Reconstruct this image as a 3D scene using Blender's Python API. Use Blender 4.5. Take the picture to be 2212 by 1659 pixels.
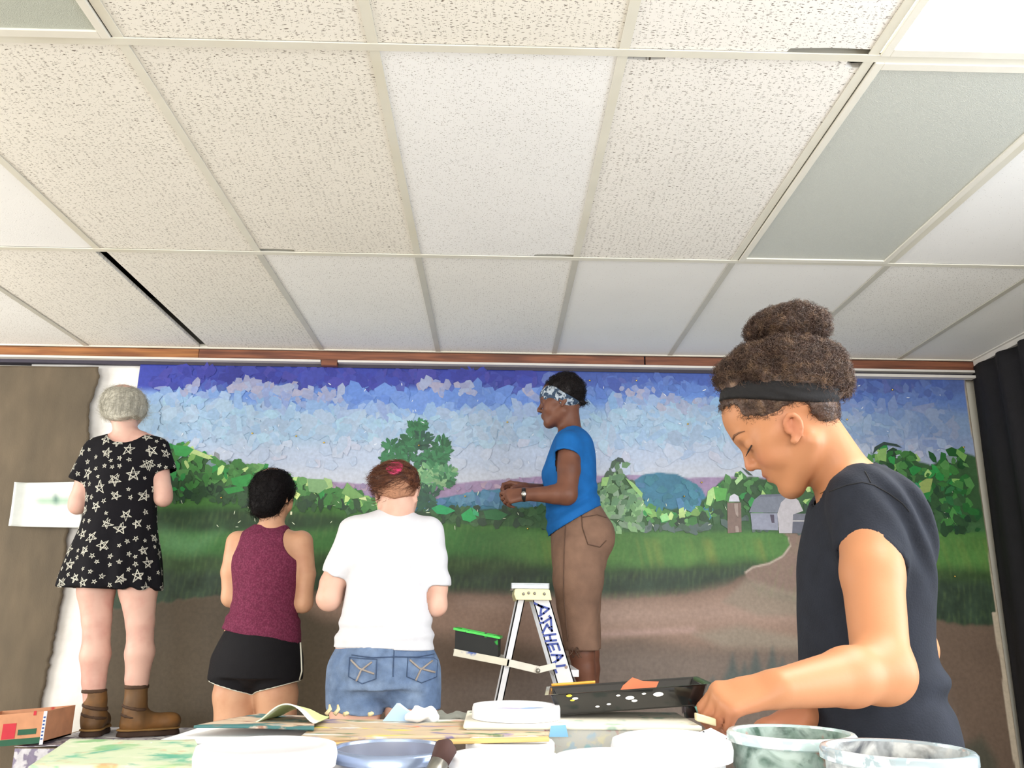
import bpy, bmesh, math, random
import numpy as np
from mathutils import Vector, Matrix

# ------------------------------------------------------------------ scene, camera, world, lights
for o in list(bpy.data.objects):
    bpy.data.objects.remove(o, do_unlink=True)
SC = bpy.context.scene
COL = SC.collection

F_PX, PITCH, YAW, ROLL = 1794.57, .271537, .018063, .010952
CAM = np.array([0.0, 0.0, 1.11])
CEIL = 2.438

cam = bpy.data.objects.new('camera', bpy.data.cameras.new('camera'))
COL.objects.link(cam)
_c, _s = math.cos, math.sin
_fwd = Vector((_s(YAW)*_c(PITCH), _c(YAW)*_c(PITCH), _s(PITCH)))
_r0 = Vector((_c(YAW), -_s(YAW), 0))
_u0 = _r0.cross(_fwd)
_rt = _r0*_c(ROLL) + _u0*_s(ROLL)
_up = -_r0*_s(ROLL) + _u0*_c(ROLL)
_m = Matrix((_rt, _up, -_fwd)).transposed().to_4x4()
_m.translation = Vector(CAM)
cam.matrix_world = _m
cam.data.sensor_fit = 'HORIZONTAL'
cam.data.sensor_width = 36
cam.data.lens = F_PX/2212*36
cam.data.clip_start = .02
SC.camera = cam
SC.cycles.max_bounces = 6
SC.cycles.diffuse_bounces = 3

SC.view_settings.view_transform = 'Standard'
SC.view_settings.look = 'None'
SC.view_settings.gamma = 1
SC.view_settings.use_curve_mapping = False
SC.view_settings.exposure = 0.0

w = bpy.data.worlds.new('daylight'); SC.world = w; w.use_nodes = True
w.node_tree.nodes['Background'].inputs[0].default_value = (.75, .87, 1, 1)
w.node_tree.nodes['Background'].inputs[1].default_value = 1.0

def area(name, loc, rot, sx, sy, power, col):
    l = bpy.data.lights.new(name, 'AREA'); l.shape = 'RECTANGLE'
    l.size, l.size_y, l.energy, l.color = sx, sy, power, col
    o = bpy.data.objects.new(name, l); COL.objects.link(o)
    o.location = loc; o.rotation_euler = rot
    return o
# daylight entering through the windows of the rear wall and the right wall (both behind / beside the camera)
area('daylight_rear', (-.6, -3.95, 1.55), (math.radians(90), 0, 0), 5.2, 1.5, 240, (1, .985, .965))
area('daylight_left', (-4.15, 2.3, 1.5), (math.radians(90), 0, math.radians(-90)), 2.6, 1.5, 95, (1, .97, .91))
area('daylight_side', (2.5, .6, 1.5), (math.radians(90), 0, math.radians(90)), 2.3, 1.3, 72, (.86, .92, 1))

# ------------------------------------------------------------------ helpers
def lin(c):
    c = np.asarray(c, float)/255
    return np.where(c <= .04045, c/12.92, ((c+.055)/1.055)**2.4)
def L3(c): return tuple(float(v) for v in lin(c))

def ray(px, py):
    u, v = (px-1106)/F_PX, (py-829.5)/F_PX
    d = _rt*u - _up*v + _fwd
    return np.array(d)
def at(px, py, Y):
    d = ray(px, py); return CAM + d*(Y/d[1])
def atz(px, py, Z):
    d = ray(px, py); return CAM + d*((Z-CAM[2])/d[2])

_mats = {}
def mat(name, col, rough=.6, var=.12, vs=30, bump=0, bs=80, metal=0, spec=.5, col2=None, mixs=None, trans=0, alpha=1, emit=0, stretch=None, sss=0, attr=None, coat=0, detail=2):
    """procedural principled material; noise varies the colour, optional second colour patches, bump"""
    if name in _mats: return _mats[name]
    m = bpy.data.materials.new(name); m.use_nodes = True
    nt = m.node_tree; b = nt.nodes['Principled BSDF']; N = nt.nodes.new; LK = nt.links.new
    tc = N('ShaderNodeTexCoord'); mp = N('ShaderNodeMapping'); LK(tc.outputs['Object'], mp.inputs['Vector'])
    if stretch: mp.inputs['Scale'].default_value = stretch
    nz = N('ShaderNodeTexNoise'); nz.inputs['Scale'].default_value = vs; nz.inputs['Detail'].default_value = detail
    LK(mp.outputs[0], nz.inputs['Vector'])
    mr = N('ShaderNodeMapRange'); mr.inputs['From Min'].default_value = .25; mr.inputs['From Max'].default_value = .75
    mr.inputs['To Min'].default_value = 1-var; mr.inputs['To Max'].default_value = 1+var*.6
    LK(nz.outputs[0], mr.inputs['Value'])
    mul = N('ShaderNodeVectorMath'); mul.operation = 'SCALE'
    LK(mr.outputs[0], mul.inputs['Scale'])
    if attr:
        a = N('ShaderNodeAttribute'); a.attribute_name = attr; src = a.outputs['Color']
    else:
        r = N('ShaderNodeRGB'); r.outputs[0].default_value = (*L3(col), 1); src = r.outputs[0]
        if col2 is not None:
            n2 = N('ShaderNodeTexNoise'); n2.inputs['Scale'].default_value = mixs[0]; n2.inputs['Detail'].default_value = 3
            LK(mp.outputs[0], n2.inputs['Vector'])
            rp = N('ShaderNodeMapRange'); rp.inputs['From Min'].default_value = mixs[1]; rp.inputs['From Max'].default_value = mixs[2]
            LK(n2.outputs[0], rp.inputs['Value'])
            mx = N('ShaderNodeMix'); mx.data_type = 'RGBA'
            LK(rp.outputs[0], mx.inputs['Factor']); LK(src, mx.inputs['A']); mx.inputs['B'].default_value = (*L3(col2), 1)
            src = mx.outputs['Result']
    LK(src, mul.inputs[0]); LK(mul.outputs[0], b.inputs['Base Color'])
    b.inputs['Roughness'].default_value = rough; b.inputs['Metallic'].default_value = metal
    b.inputs['Specular IOR Level'].default_value = spec
    b.inputs['Transmission Weight'].default_value = trans; b.inputs['Alpha'].default_value = alpha
    b.inputs['Coat Weight'].default_value = coat
    if sss:
        b.inputs['Subsurface Weight'].default_value = sss
        b.inputs['Subsurface Radius'].default_value = (.9, .35, .2); b.inputs['Subsurface Scale'].default_value = .006
    if emit:
        LK(src, b.inputs['Emission Color']); b.inputs['Emission Strength'].default_value = emit
    if bump:
        n3 = N('ShaderNodeTexNoise'); n3.inputs['Scale'].default_value = bs; n3.inputs['Detail'].default_value = 2
        LK(mp.outputs[0], n3.inputs['Vector'])
        bp = N('ShaderNodeBump'); bp.inputs['Strength'].default_value = bump; bp.inputs['Distance'].default_value = .004
        LK(n3.outputs[0], bp.inputs['Height']); LK(bp.outputs[0], b.inputs['Normal'])
    _mats[name] = m
    return m

def wloc(o):
    p = np.zeros(3)
    while o is not None:
        p += np.array(o.location); o = o.parent
    return p
def tag(o, label=None, cat=None, group=None, kind=None):
    if label: o['label'] = label
    if cat: o['category'] = cat
    if group: o['group'] = group
    if kind: o['kind'] = kind
    return o
def thing(name, loc, label, cat, group=None):
    o = bpy.data.objects.new(name, None); COL.objects.link(o)
    o.location = loc; o.empty_display_size = .1
    return tag(o, label, cat, group)
def obj(name, V, Fc, m, parent=None, smooth=False, cols=None, origin=None):
    """mesh object from world-space vertices"""
    V = np.asarray(V, float).reshape(-1, 3)
    if parent is not None: off = wloc(parent)
    else:
        off = np.array(origin) if origin is not None else np.array([(V[:, 0].min()+V[:, 0].max())/2, (V[:, 1].min()+V[:, 1].max())/2, V[:, 2].min()])
    me = bpy.data.meshes.new(name)
    if isinstance(Fc, np.ndarray):
        n, k = Fc.shape
        me.vertices.add(len(V)); me.vertices.foreach_set('co', (V-off).astype(np.float32).ravel())
        me.loops.add(n*k); me.loops.foreach_set('vertex_index', Fc.astype(np.int32).ravel())
        me.polygons.add(n); me.polygons.foreach_set('loop_start', np.arange(0, n*k, k, dtype=np.int32))
        me.update(calc_edges=True)
    else:
        me.from_pydata([tuple(p) for p in (V-off)], [], Fc)
    me.validate()
    if smooth: me.polygons.foreach_set('use_smooth', np.ones(len(me.polygons), bool))
    if cols is not None:
        a = me.color_attributes.new('Col', 'FLOAT_COLOR', 'POINT')
        cc = np.ones((len(V), 4), np.float32); cc[:, :3] = cols
        a.data.foreach_set('color', cc.ravel())
    if m is not None:
        me.materials.append(m)
    o = bpy.data.objects.new(name, me); COL.objects.link(o)
    if parent is not None: o.parent = parent
    else: o.location = off
    return o

class MB:
    """collects simple shapes in world space"""
    def __init__(s): s.V = []; s.F = []
    def add(s, V, Fc):
        n = len(s.V); s.V += [tuple(p) for p in V]; s.F += [tuple(i+n for i in f) for f in Fc]; return s
    def box(s, x0, x1, y0, y1, z0, z1):
        V = [(x, y, z) for z in (z0, z1) for y in (y0, y1) for x in (x0, x1)]
        return s.add(V, [(0, 2, 3, 1), (4, 5, 7, 6), (0, 1, 5, 4), (2, 6, 7, 3), (0, 4, 6, 2), (1, 3, 7, 5)])
    def bar(s, a, b, wv, dv):
        """box between points a and b with half-extent vectors wv, dv"""
        a, b, wv, dv = map(np.array, (a, b, wv, dv))
        V = [p+i*wv+j*dv for p in (a, b) for i, j in ((-1, -1), (1, -1), (1, 1), (-1, 1))]
        return s.add(V, [(3, 2, 1, 0), (4, 5, 6, 7), (0, 1, 5, 4), (1, 2, 6, 5), (2, 3, 7, 6), (3, 0, 4, 7)])
    def tube(s, pts, r, n=8, cap=True):
        pts = np.array(pts, float); k = len(pts)
        r = np.full(k, r) if np.isscalar(r) else np.array(r)
        T = np.gradient(pts, axis=0); T /= np.linalg.norm(T, axis=1)[:, None]+1e-12
        ref = np.array([0, 0, 1.]) if abs(T[0][2]) < .9 else np.array([1., 0, 0])
        V = []
        for i in range(k):
            u = np.cross(T[i], ref); u /= np.linalg.norm(u)+1e-12; v = np.cross(T[i], u)
            ref = -np.cross(T[i], u) if False else ref
            for j in range(n):
                a = 2*math.pi*j/n; V.append(pts[i]+r[i]*(math.cos(a)*u+math.sin(a)*v))
        Fc = [(i*n+j, i*n+(j+1) % n, (i+1)*n+(j+1) % n, (i+1)*n+j) for i in range(k-1) for j in range(n)]
        if cap: Fc += [tuple(range(n-1, -1, -1)), tuple((k-1)*n+j for j in range(n))]
        return s.add(V, Fc)
    def lathe(s, c, prof, n=48, sx=1, sy=1, close=False):
        """prof: list of (r, z) relative to c"""
        k = len(prof); V = []
        for r, z in prof:
            for j in range(n):
                a = 2*math.pi*j/n; V.append((c[0]+sx*r*math.cos(a), c[1]+sy*r*math.sin(a), c[2]+z))
        Fc = [(i*n+j, i*n+(j+1) % n, (i+1)*n+(j+1) % n, (i+1)*n+j) for i in range(k-1) for j in range(n)]
        return s.add(V, Fc)
    def poly(s, P): return s.add(P, [tuple(range(len(P)))])
    def prism(s, P, d):
        """polygon P (3d points) extruded by vector d"""
        P = [np.array(p, float) for p in P]; n = len(P); d = np.array(d)
        return s.add(P+[p+d for p in P], [tuple(range(n-1, -1, -1)), tuple(range(n, 2*n))]+[(i, (i+1) % n, n+(i+1) % n, n+i) for i in range(n)])
    def build(s, name, m, parent=None, smooth=False, bevel=0, **k):
        o = obj(name, s.V, s.F, m, parent, smooth, **k)
        if bevel:
            b = o.modifiers.new('bevel', 'BEVEL'); b.width = bevel; b.segments = 2; b.limit_method = 'ANGLE'
        return o
def auto_smooth(o, ang=40):
    me = o.data
    me.polygons.foreach_set('use_smooth', np.ones(len(me.polygons), bool))
    me.set_sharp_from_angle(angle=math.radians(ang))
    return o
def sstep(a, b, x):
    t = np.clip((x-a)/(b-a), 0, 1); return t*t*(3-2*t)

def proj(P):
    """picture coordinates of world points (used to compare shapes with the photograph's outlines)"""
    q = np.atleast_2d(P)-CAM; x, y, z = q@np.array(_rt), q@np.array(_up), q@np.array(_fwd)
    return 1106+F_PX*x/z, 829.5-F_PX*y/z
# ------------------------------------------------------------------ room shell
XL, XR, YB, YW = -4.2, 2.56, -4.0, 4.26
M_floor = mat('floor_vinyl', (196, 188, 174), .45, .15, 3, col2=(182, 172, 158), mixs=(6, .45, .6))
M_wall = mat('wall_paint', (222, 218, 205), .8, .05, 4, bump=.1, bs=60)
M_plenum = mat('plenum_dark', (28, 26, 26), .9, .2, 6)

fl = MB().box(XL, XR, YB, YW, -.05, 0).build('floor', M_floor); tag(fl, kind='structure')
tag(MB().box(XL, XR, YW, YW+.08, 0, 2.75).build('wall_back', M_wall), kind='structure')
wl = MB()
wl.box(XL-.08, XL, YB, .9, 0, 2.75); wl.box(XL-.08, XL, 3.7, YW, 0, 2.75); wl.box(XL-.08, XL, .9, 3.7, 0, .7); wl.box(XL-.08, XL, .9, 3.7, 2.3, 2.75)
tag(wl.build('wall_left', M_wall), kind='structure')
wr = MB()
wr.box(XR, XR+.08, YB, -.6, 0, 2.75); wr.box(XR, XR+.08, 1.8, YW, 0, 2.75)
wr.box(XR, XR+.08, -.6, 1.8, 0, .8); wr.box(XR, XR+.08, -.6, 1.8, 2.2, 2.75)
tag(wr.build('wall_right', M_wall), kind='structure')
wf = MB()
wf.box(XL, -3.3, YB-.08, YB, 0, 2.75); wf.box(2.1, XR, YB-.08, YB, 0, 2.75)
wf.box(-3.3, 2.1, YB-.08, YB, 0, .7); wf.box(-3.3, 2.1, YB-.08, YB, 2.35, 2.75)
tag(wf.build('wall_front', M_wall), kind='structure')
M_frame = mat('window_frame_white', (225, 225, 220), .5, .05)
M_pane = mat('window_glass', (255, 255, 255), .02, 0, trans=1)
def window(name, axis, a0, a1, z0, z1, p, n):
    wm = MB()
    def bx(u0, u1, zz0, zz1):
        if axis == 'x': wm.box(u0, u1, p-.03, p+.03, zz0, zz1)
        else: wm.box(p-.03, p+.03, u0, u1, zz0, zz1)
    bx(a0, a1, z0, z0+.05); bx(a0, a1, z1-.05, z1)
    for i in range(n+1):
        u = a0+(a1-a0-.05)*i/n; bx(u, u+.05, z0+.05, z1-.05)
    o = tag(wm.build(name, M_frame), kind='structure')
    for i in range(n):
        u0 = a0+.05+(a1-a0-.05)*i/n; u1 = a0+(a1-a0-.05)*(i+1)/n
        pm = MB()
        if axis == 'x': pm.box(u0, u1, p-.004, p+.004, z0+.05, z1-.05)
        else: pm.box(p-.004, p+.004, u0, u1, z0+.05, z1-.05)
        pm.build('pane', M_pane, o)
window('window_1', 'x', -3.3, 2.1, .7, 2.35, YB-.04, 4)
window('window_3', 'y', .9, 3.7, .7, 2.3, XL-.04, 2)
window('window_2', 'y', -.6, 1.8, .8, 2.2, XR+.04, 2)

# ---- suspended ceiling: dark deck above, tees, lay-in tiles
GW, GL, GX, GY = .6096, 1.2192, -.9241, 1.7321
deck = tag(MB().box(XL, XR, YB, YW+.08, 2.75, 2.8).build('ceiling', M_plenum), kind='structure')

def tile_mat(name, base, kind, var=.04):
    m = bpy.data.materials.new(name); m.use_nodes = True; nt = m.node_tree; b = nt.nodes['Principled BSDF']
    N = nt.nodes.new; LK = nt.links.new
    tc = N('ShaderNodeTexCoord'); oi = N('ShaderNodeObjectInfo')
    ad = N('ShaderNodeVectorMath'); ad.operation = 'ADD'
    sc = N('ShaderNodeVectorMath'); sc.operation = 'SCALE'; LK(oi.outputs['Location'], sc.inputs[0]); sc.inputs['Scale'].default_value = 3.7
    LK(tc.outputs['Object'], ad.inputs[0]); LK(sc.outputs[0], ad.inputs[1])
    def noise(s, d=2, vec=None):
        n = N('ShaderNodeTexNoise'); n.inputs['Scale'].default_value = s; n.inputs['Detail'].default_value = d
        LK(vec or ad.outputs[0], n.inputs['Vector']); return n
    def warp(amt, s):
        n = noise(s); sb = N('ShaderNodeVectorMath'); sb.operation = 'SUBTRACT'; LK(n.outputs['Color'], sb.inputs[0]); sb.inputs[1].default_value = (.5, .5, .5)
        s2 = N('ShaderNodeVectorMath'); s2.operation = 'SCALE'; s2.inputs['Scale'].default_value = amt; LK(sb.outputs[0], s2.inputs[0])
        a2 = N('ShaderNodeVectorMath'); a2.operation = 'ADD'; LK(ad.outputs[0], a2.inputs[0]); LK(s2.outputs[0], a2.inputs[1]); return a2.outputs[0]
    def holes(sx, sy, thr, warpv, keep, rot=0, rnd=1):
        mp = N('ShaderNodeMapping'); mp.inputs['Scale'].default_value = (sx, sy, 0); mp.inputs['Rotation'].default_value = (0, 0, rot); LK(warpv, mp.inputs['Vector'])
        v = N('ShaderNodeTexVoronoi'); v.voronoi_dimensions = '2D'; v.inputs['Scale'].default_value = 1; v.inputs['Randomness'].default_value = rnd; LK(mp.outputs[0], v.inputs['Vector'])
        lt = N('ShaderNodeMapRange'); lt.inputs['From Min'].default_value = thr; lt.inputs['From Max'].default_value = thr*.65; LK(v.outputs['Distance'], lt.inputs['Value'])
        sp = N('ShaderNodeSeparateColor'); LK(v.outputs['Color'], sp.inputs[0])
        g = N('ShaderNodeMath'); g.operation = 'LESS_THAN'; LK(sp.outputs[0], g.inputs[0]); g.inputs[1].default_value = keep
        mu = N('ShaderNodeMath'); mu.operation = 'MULTIPLY'; LK(lt.outputs[0], mu.inputs[0]); LK(g.outputs[0], mu.inputs[1]); return mu.outputs[0]
    def mx(a, c):
        q = N('ShaderNodeMath'); q.operation = 'MAXIMUM'; LK(a, q.inputs[0]); LK(c, q.inputs[1]); return q.outputs[0]
    wv = warp(.03, 14)
    if kind == 'fissured':
        h = mx(holes(66, 230, .21, wv, .3), holes(42, 170, .19, warp(.05, 9), .24))
        h = mx(h, holes(210, 240, .2, wv, .2))
    elif kind == 'dash':
        w2 = warp(.01, 20)
        h = mx(holes(70, 210, .18, w2, .12, .9), holes(70, 210, .18, w2, .12, -.6))
        h = mx(h, holes(200, 200, .17, w2, .26))
    elif kind == 'dots':
        w2 = warp(.01, 20)
        h = mx(holes(130, 130, .17, w2, .3), holes(60, 150, .17, w2, .1, .8))
    else:
        h = holes(140, 140, .12, wv, .06)
    big = noise(3, 3); mr = N('ShaderNodeMapRange'); mr.inputs['To Min'].default_value = 1-var*1.6; mr.inputs['To Max'].default_value = 1+var*.6; LK(big.outputs[0], mr.inputs['Value'])
    rgb = N('ShaderNodeRGB'); rgb.outputs[0].default_value = (*L3(base), 1)
    ml = N('ShaderNodeVectorMath'); ml.operation = 'SCALE'; LK(rgb.outputs[0], ml.inputs[0]); LK(mr.outputs[0], ml.inputs['Scale'])
    mix = N('ShaderNodeMix'); mix.data_type = 'RGBA'; LK(ml.outputs[0], mix.inputs['A']); mix.inputs['B'].default_value = (*L3((128, 118, 108)), 1)
    LK(h, mix.inputs['Factor']); LK(mix.outputs['Result'], b.inputs['Base Color']); b.inputs['Roughness'].default_value = .95
    b.inputs['Specular IOR Level'].default_value = .1
    bp = N('ShaderNodeBump'); bp.invert = True; bp.inputs['Strength'].default_value = .5; bp.inputs['Distance'].default_value = .003
    fn = noise(220, 2); a3 = N('ShaderNodeMath'); a3.operation = 'MULTIPLY_ADD'; LK(fn.outputs[0], a3.inputs[0]); a3.inputs[1].default_value = .25; LK(h, a3.inputs[2])
    LK(a3.outputs[0], bp.inputs['Height']); LK(bp.outputs[0], b.inputs['Normal'])
    return m
TM = {'F': tile_mat('tile_fissured_cream', (243, 239, 230), 'fissured'), 'f': tile_mat('tile_fissured_white', (246, 243, 238), 'fissured'),
      'D': tile_mat('tile_dashed_white', (250, 250, 250), 'dash'), 'd': tile_mat('tile_dotted_white', (248, 247, 244), 'dots'),
      'p': tile_mat('tile_plain_white', (247, 247, 246), 'plain')}
KIND = {(-1, 0): 'L', (0, 0): 'F', (1, 0): 'F', (2, 0): 'f', (3, 0): 'L', (4, 0): 'p',
        (-2, 1): 'p', (-1, 1): 'F', (0, 1): 'F', (1, 1): 'D', (2, 1): 'f', (3, 1): 'L', (4, 1): 'p',
        (-3, 2): 'd', (-2, 2): 'F', (-1, 2): 'F', (0, 2): 'd', (1, 2): 'd', (2, 2): 'p', (3, 2): 'p', (4, 2): 'd', (5, 2): 'p'}
# chipped corners: (col,row) -> list of (corner, size along x, size along y)
CHIP = {(2, 1): [('ul', .095, .016), ('ur', .035, .03)], (2, 0): [('lr', .2, .014)], (0, 1): [('ll', .13, .016)], (1, 1): [('lr', .15, .013)]}
tees_v, tees_h = {}, {}
for r in range(-4, 3):
    y0, y1 = max(GY+(r-1)*GL, YB), GY+r*GL
    if y1 < YB+.1: continue
    for c in range(-6, 6):
        x0, x1 = max(GX+c*GW, XL), min(GX+(c+1)*GW, XR)
        if x1-x0 < .05: continue
        k = KIND.get((c, r), 'F' if (c*3+r) % 3 else 'd')
        if k == 'L' : continue
        g = .004
        a, b_, d, e = x0+g, x1-g, y0+g, y1-g
        if (c, r) == (-2, 2): b_ -= .018
        if (c, r) == (-1, 2): a += .018
        P = []
        ch = {q[0]: q[1:] for q in CHIP.get((c, r), [])}
        # image "upper" edge is the near edge y0; outline runs ul, ur, lr, ll
        def cor(key, x, y, sx, sy):
            if key in ch:
                u, v = ch[key][0]+.012, ch[key][1]+.012
                pts = [(x+sx*u, y), (x+sx*u*.96, y+sy*v*.8), (x+sx*u*.5, y+sy*v), (x, y+sy*v*.9)]
                return pts
            return [(x, y)]
        P += cor('ul', a, d, 1, 1)[::-1]; P += cor('ur', b_, d, -1, 1); P += cor('lr', b_, e, -1, -1)[::-1]; P += cor('ll', a, e, 1, -1)
        mb = MB().prism([(x, y, CEIL+.003) for x, y in P], (0, 0, .016))
        o = mb.build('ceiling_tile', TM[k], deck)
        # object-origin at the tile for texture variation
        off = Vector(((x0+x1)/2, (y0+y1)/2, CEIL)) - deck.location
        o.data.transform(Matrix.Translation(-off)); o.location = off
M_tee = mat('tee_enamel', (230, 227, 214), .45, .05, 10, col2=(216, 210, 190), mixs=(2.5, .5, .75))
M_tee2 = mat('tee_enamel_grey', (206, 203, 192), .45, .05, 10)
tw = .0125
for i in range(-5, 6):
    x = GX+i*GW
    for r in range(-3, 3):
        y0, y1 = GY+(r-1)*GL, GY+r*GL
        if (i, r) == (-1, 2): continue
        mb = MB().box(x-tw, x+tw, y0+tw, min(y1, YW)-tw, CEIL-.001, CEIL+.002); mb.box(x-.002, x+.002, y0+tw, y1-tw, CEIL+.002, CEIL+.03)
        mb.build('grid_tee', M_tee2 if r == 2 else M_tee, deck)
for j in range(-4, 2):
    y = GY+j*GL
    for c in range(-6, 6):
        x0, x1 = max(GX+c*GW, XL), min(GX+(c+1)*GW, XR)
        if x1-x0 < .03: continue
        mb = MB().box(x0, x1, y-tw, y+tw, CEIL-.0025, CEIL+.001); mb.box(x0, x1, y-.002, y+.002, CEIL+.001, CEIL+.03)
        mb.build('grid_tee', M_tee, deck)
tag(MB().box(XL, XR, 4.158, 4.17, CEIL-.003, CEIL+.02).box(XL, XR, 4.17, YW, CEIL+.008, CEIL+.02).build('trim_1', M_tee), kind='structure')

# ---- fluorescent troffers
M_diff = mat('diffuser_unlit', (206, 209, 202), .35, .06, 250, bump=.5, bs=420)
M_diff2 = mat('diffuser_unlit_far', (190, 195, 184), .35, .06, 250, bump=.5, bs=420)
M_lit = mat('diffuser_lit', (255, 253, 248), .4, .0, emit=20.0)
M_lfr = mat('light_frame', (236, 233, 222), .4, .05, 8)
def troffer(c, r, lit, label):
    x0, x1, y0, y1 = GX+c*GW+.013, GX+(c+1)*GW-.013, GY+(r-1)*GL+.013, GY+r*GL-.013
    t = thing('ceiling_light', ((x0+x1)/2, (y0+y1)/2, CEIL), label, 'ceiling light', 'ceiling lights')
    b = .026
    hm = MB().box(x0, x1, y0, y1, CEIL+.09, CEIL+.1)
    for q in ((x0, x0+.002, y0, y1), (x1-.002, x1, y0, y1), (x0, x1, y0, y0+.002), (x0, x1, y1-.002, y1)): hm.box(*q, CEIL+.004, CEIL+.09)
    hm.build('housing', M_lfr, t)
    f = MB()
    f.box(x0+.004, x0+b, y0, y1, CEIL-.006, CEIL+.004); f.box(x1-b, x1-.004, y0, y1, CEIL-.006, CEIL+.004)
    f.box(x0+b, x1-b, y0, y0+b, CEIL-.006, CEIL+.004); f.box(x0+b, x1-b, y1-b, y1, CEIL-.006, CEIL+.004)
    f.build('frame', M_lfr, t, bevel=.0015)
    MB().box(x0+b, x1-b, y0+b, y1-b, CEIL-.001, CEIL+.003).build('diffuser', M_lit if lit else (M_diff if c > 0 else M_diff2), t)
troffer(3, 1, False, 'unlit grey ceiling light panel beside the glowing one, above the person in the dark T-shirt')
troffer(3, 0, True, 'glowing white ceiling light panel at the upper right edge')
troffer(-1, 0, False, 'unlit grey ceiling light panel at the upper left corner')

# ---- wooden header, tracks, right wall edging
M_wood = mat('header_wood', (172, 114, 64), .5, .35, 5, col2=(140, 86, 50), mixs=(4, .4, .65), stretch=(1, 8, 14))
M_wood2 = mat('header_wood_red', (140, 86, 60), .5, .35, 5, col2=(106, 62, 46), mixs=(4, .4, .65), stretch=(1, 8, 14))
M_track = mat('track_white', (222, 218, 212), .4, .06, 10)
M_gap = mat('track_dark', (62, 58, 72), .7, .1)
hx = [at(p, 768, 4.18)[0] for p in (430, 712, 1392)]
tr = tag(MB().box(XL, XR, 4.2, YW, 2.355, CEIL+.006).build('trim_2', M_gap), kind='structure')
for x0, x1, m in ((XL, hx[0]-.001, M_wood), (hx[0]+.001, hx[2]-.004, M_wood2), (hx[2]+.004, XR, M_wood2)):
    MB().box(x0, x1, 4.172, 4.2, 2.384, CEIL-.004).build('board', m, tr, bevel=.002)
xa, xb = at(693, 780, 4.17)[0], at(730, 780, 4.17)[0]
MB().box(xa+.004, xb-.004, 4.166, 4.2, 2.355, 2.388).build('board', M_wood2, tr)
for x0, x1 in ((XL, xa), (xb, XR-.03)):
    MB().box(x0, x1, 4.16, 4.2, 2.372, 2.384).build('track', M_track, tr, bevel=.001)
MB().box(at(1560, 790, 4.17)[0], XR-.04, 4.155, 4.2, 2.34, 2.355).build('track', M_track, tr, bevel=.001)
te = tag(MB().box(XR-.035, XR, -.5, 4.17, CEIL-.028, CEIL+.004).build('trim_3', M_track), kind='structure')
MB().box(XR-.05, XR-.035, -.5, 4.17, CEIL-.002, CEIL+.003).build('angle', M_track, te)
# ------------------------------------------------------------------ painted canvases on the back wall
YM = 4.205
rng = np.random.default_rng(7)
def snoise(x, z, sc, seed=0, oct=3):
    """cheap smooth 2d noise, about -1..1"""
    r = np.random.default_rng(seed); out = 0; amp = 1; tot = 0
    for o in range(oct):
        for k in range(4):
            a = r.uniform(0, 2*math.pi); ph = r.uniform(0, 6.28, 2); f = sc*(2**o)*r.uniform(.6, 1.5)
            u = math.cos(a)*x+math.sin(a)*z; v = -math.sin(a)*x+math.cos(a)*z
            out = out+amp*np.sin(f*u+ph[0]+1.7*np.sin(f*.6*v+ph[1])); tot += amp*.7
        amp *= .55
    return out/tot
def px2(pts, Y=YM): return np.array([at(a, b, Y)[[0, 2]] for a, b in pts])
def curve(pts):
    q = px2(pts); i = np.argsort(q[:, 0]); return q[i, 0], q[i, 1]

M_canvas = mat('mural_paint', None, .5, .14, 55, bump=.1, bs=90, attr='Col', spec=.35)
M_scrap = mat('collage_paper', None, .45, .12, 60, bump=.08, bs=110, attr='Col', spec=.4)

MX0, MX1, MZ0, MZ1 = -1.872, 2.49, .1, 2.356
nx, nz = 620, 320
gx, gz = np.meshgrid(np.linspace(MX0, MX1, nx), np.linspace(MZ0, MZ1, nz))
X, Z = gx.ravel(), gz.ravel()
col = np.zeros((len(X), 3))
def put(mask, c, jit=0, seed=1, sc=12):
    global col
    c = np.broadcast_to(lin(c), (len(X), 3))
    if jit: c = c*(1+jit*snoise(X, Z, sc, seed)[:, None])
    mk = np.clip(mask, 0, 1)[:, None]
    col = col*(1-mk)+c*mk
def below(pts, soft=.004, jag=0, seed=3, sc=60):
    cx, cz = curve(pts); e = np.interp(X, cx, cz)
    if jag: e = e+jag*snoise(X, X*0, sc, seed)
    return sstep(-soft, soft, e-Z)
# sky
put(np.ones(len(X)), (52, 62, 150), .15, 1, 6)
put(sstep(.1, .5, X)*np.ones(len(X)), (66, 88, 160), .15, 2, 6)
put(below([(300, 845), (700, 835), (1180, 840), (1500, 832), (1800, 850), (2100, 850)], .03, .02, 5, 9), (96, 132, 200), .1, 3, 6)
put(below([(300, 850), (700, 890), (1180, 890), (1500, 870), (1800, 890), (2100, 890)], .05, .02, 6, 9), (150, 178, 204), .07, 4, 9)
put(below([(300, 960), (1180, 955), (1500, 960), (1800, 950), (2100, 950)], .06), (172, 185, 207), .04, 5, 8)
put(below([(300, 1010), (1180, 1015), (1500, 1000), (2100, 990)], .06), (184, 190, 203), .03, 6, 8)
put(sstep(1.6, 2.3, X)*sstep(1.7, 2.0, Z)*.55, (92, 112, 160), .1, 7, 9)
# far hills
put(below([(300, 1060), (700, 1040), (800, 1046), (980, 1044), (1180, 1028), (1440, 1026), (1480, 1032), (1600, 1030), (2100, 1040)], .004, .003, 8, 40), (150, 130, 162), .14, 9, 25)
put(below([(300, 1080), (760, 1066), (900, 1090), (960, 1074), (1060, 1058), (1180, 1038), (1300, 1050), (1366, 1040), (1390, 1026), (1420, 1020), (1460, 1024), (1490, 1038), (1515, 1056), (1540, 1100), (2100, 1100)], .004, .003, 10, 50), (62, 116, 142), .18, 11, 22)
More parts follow.
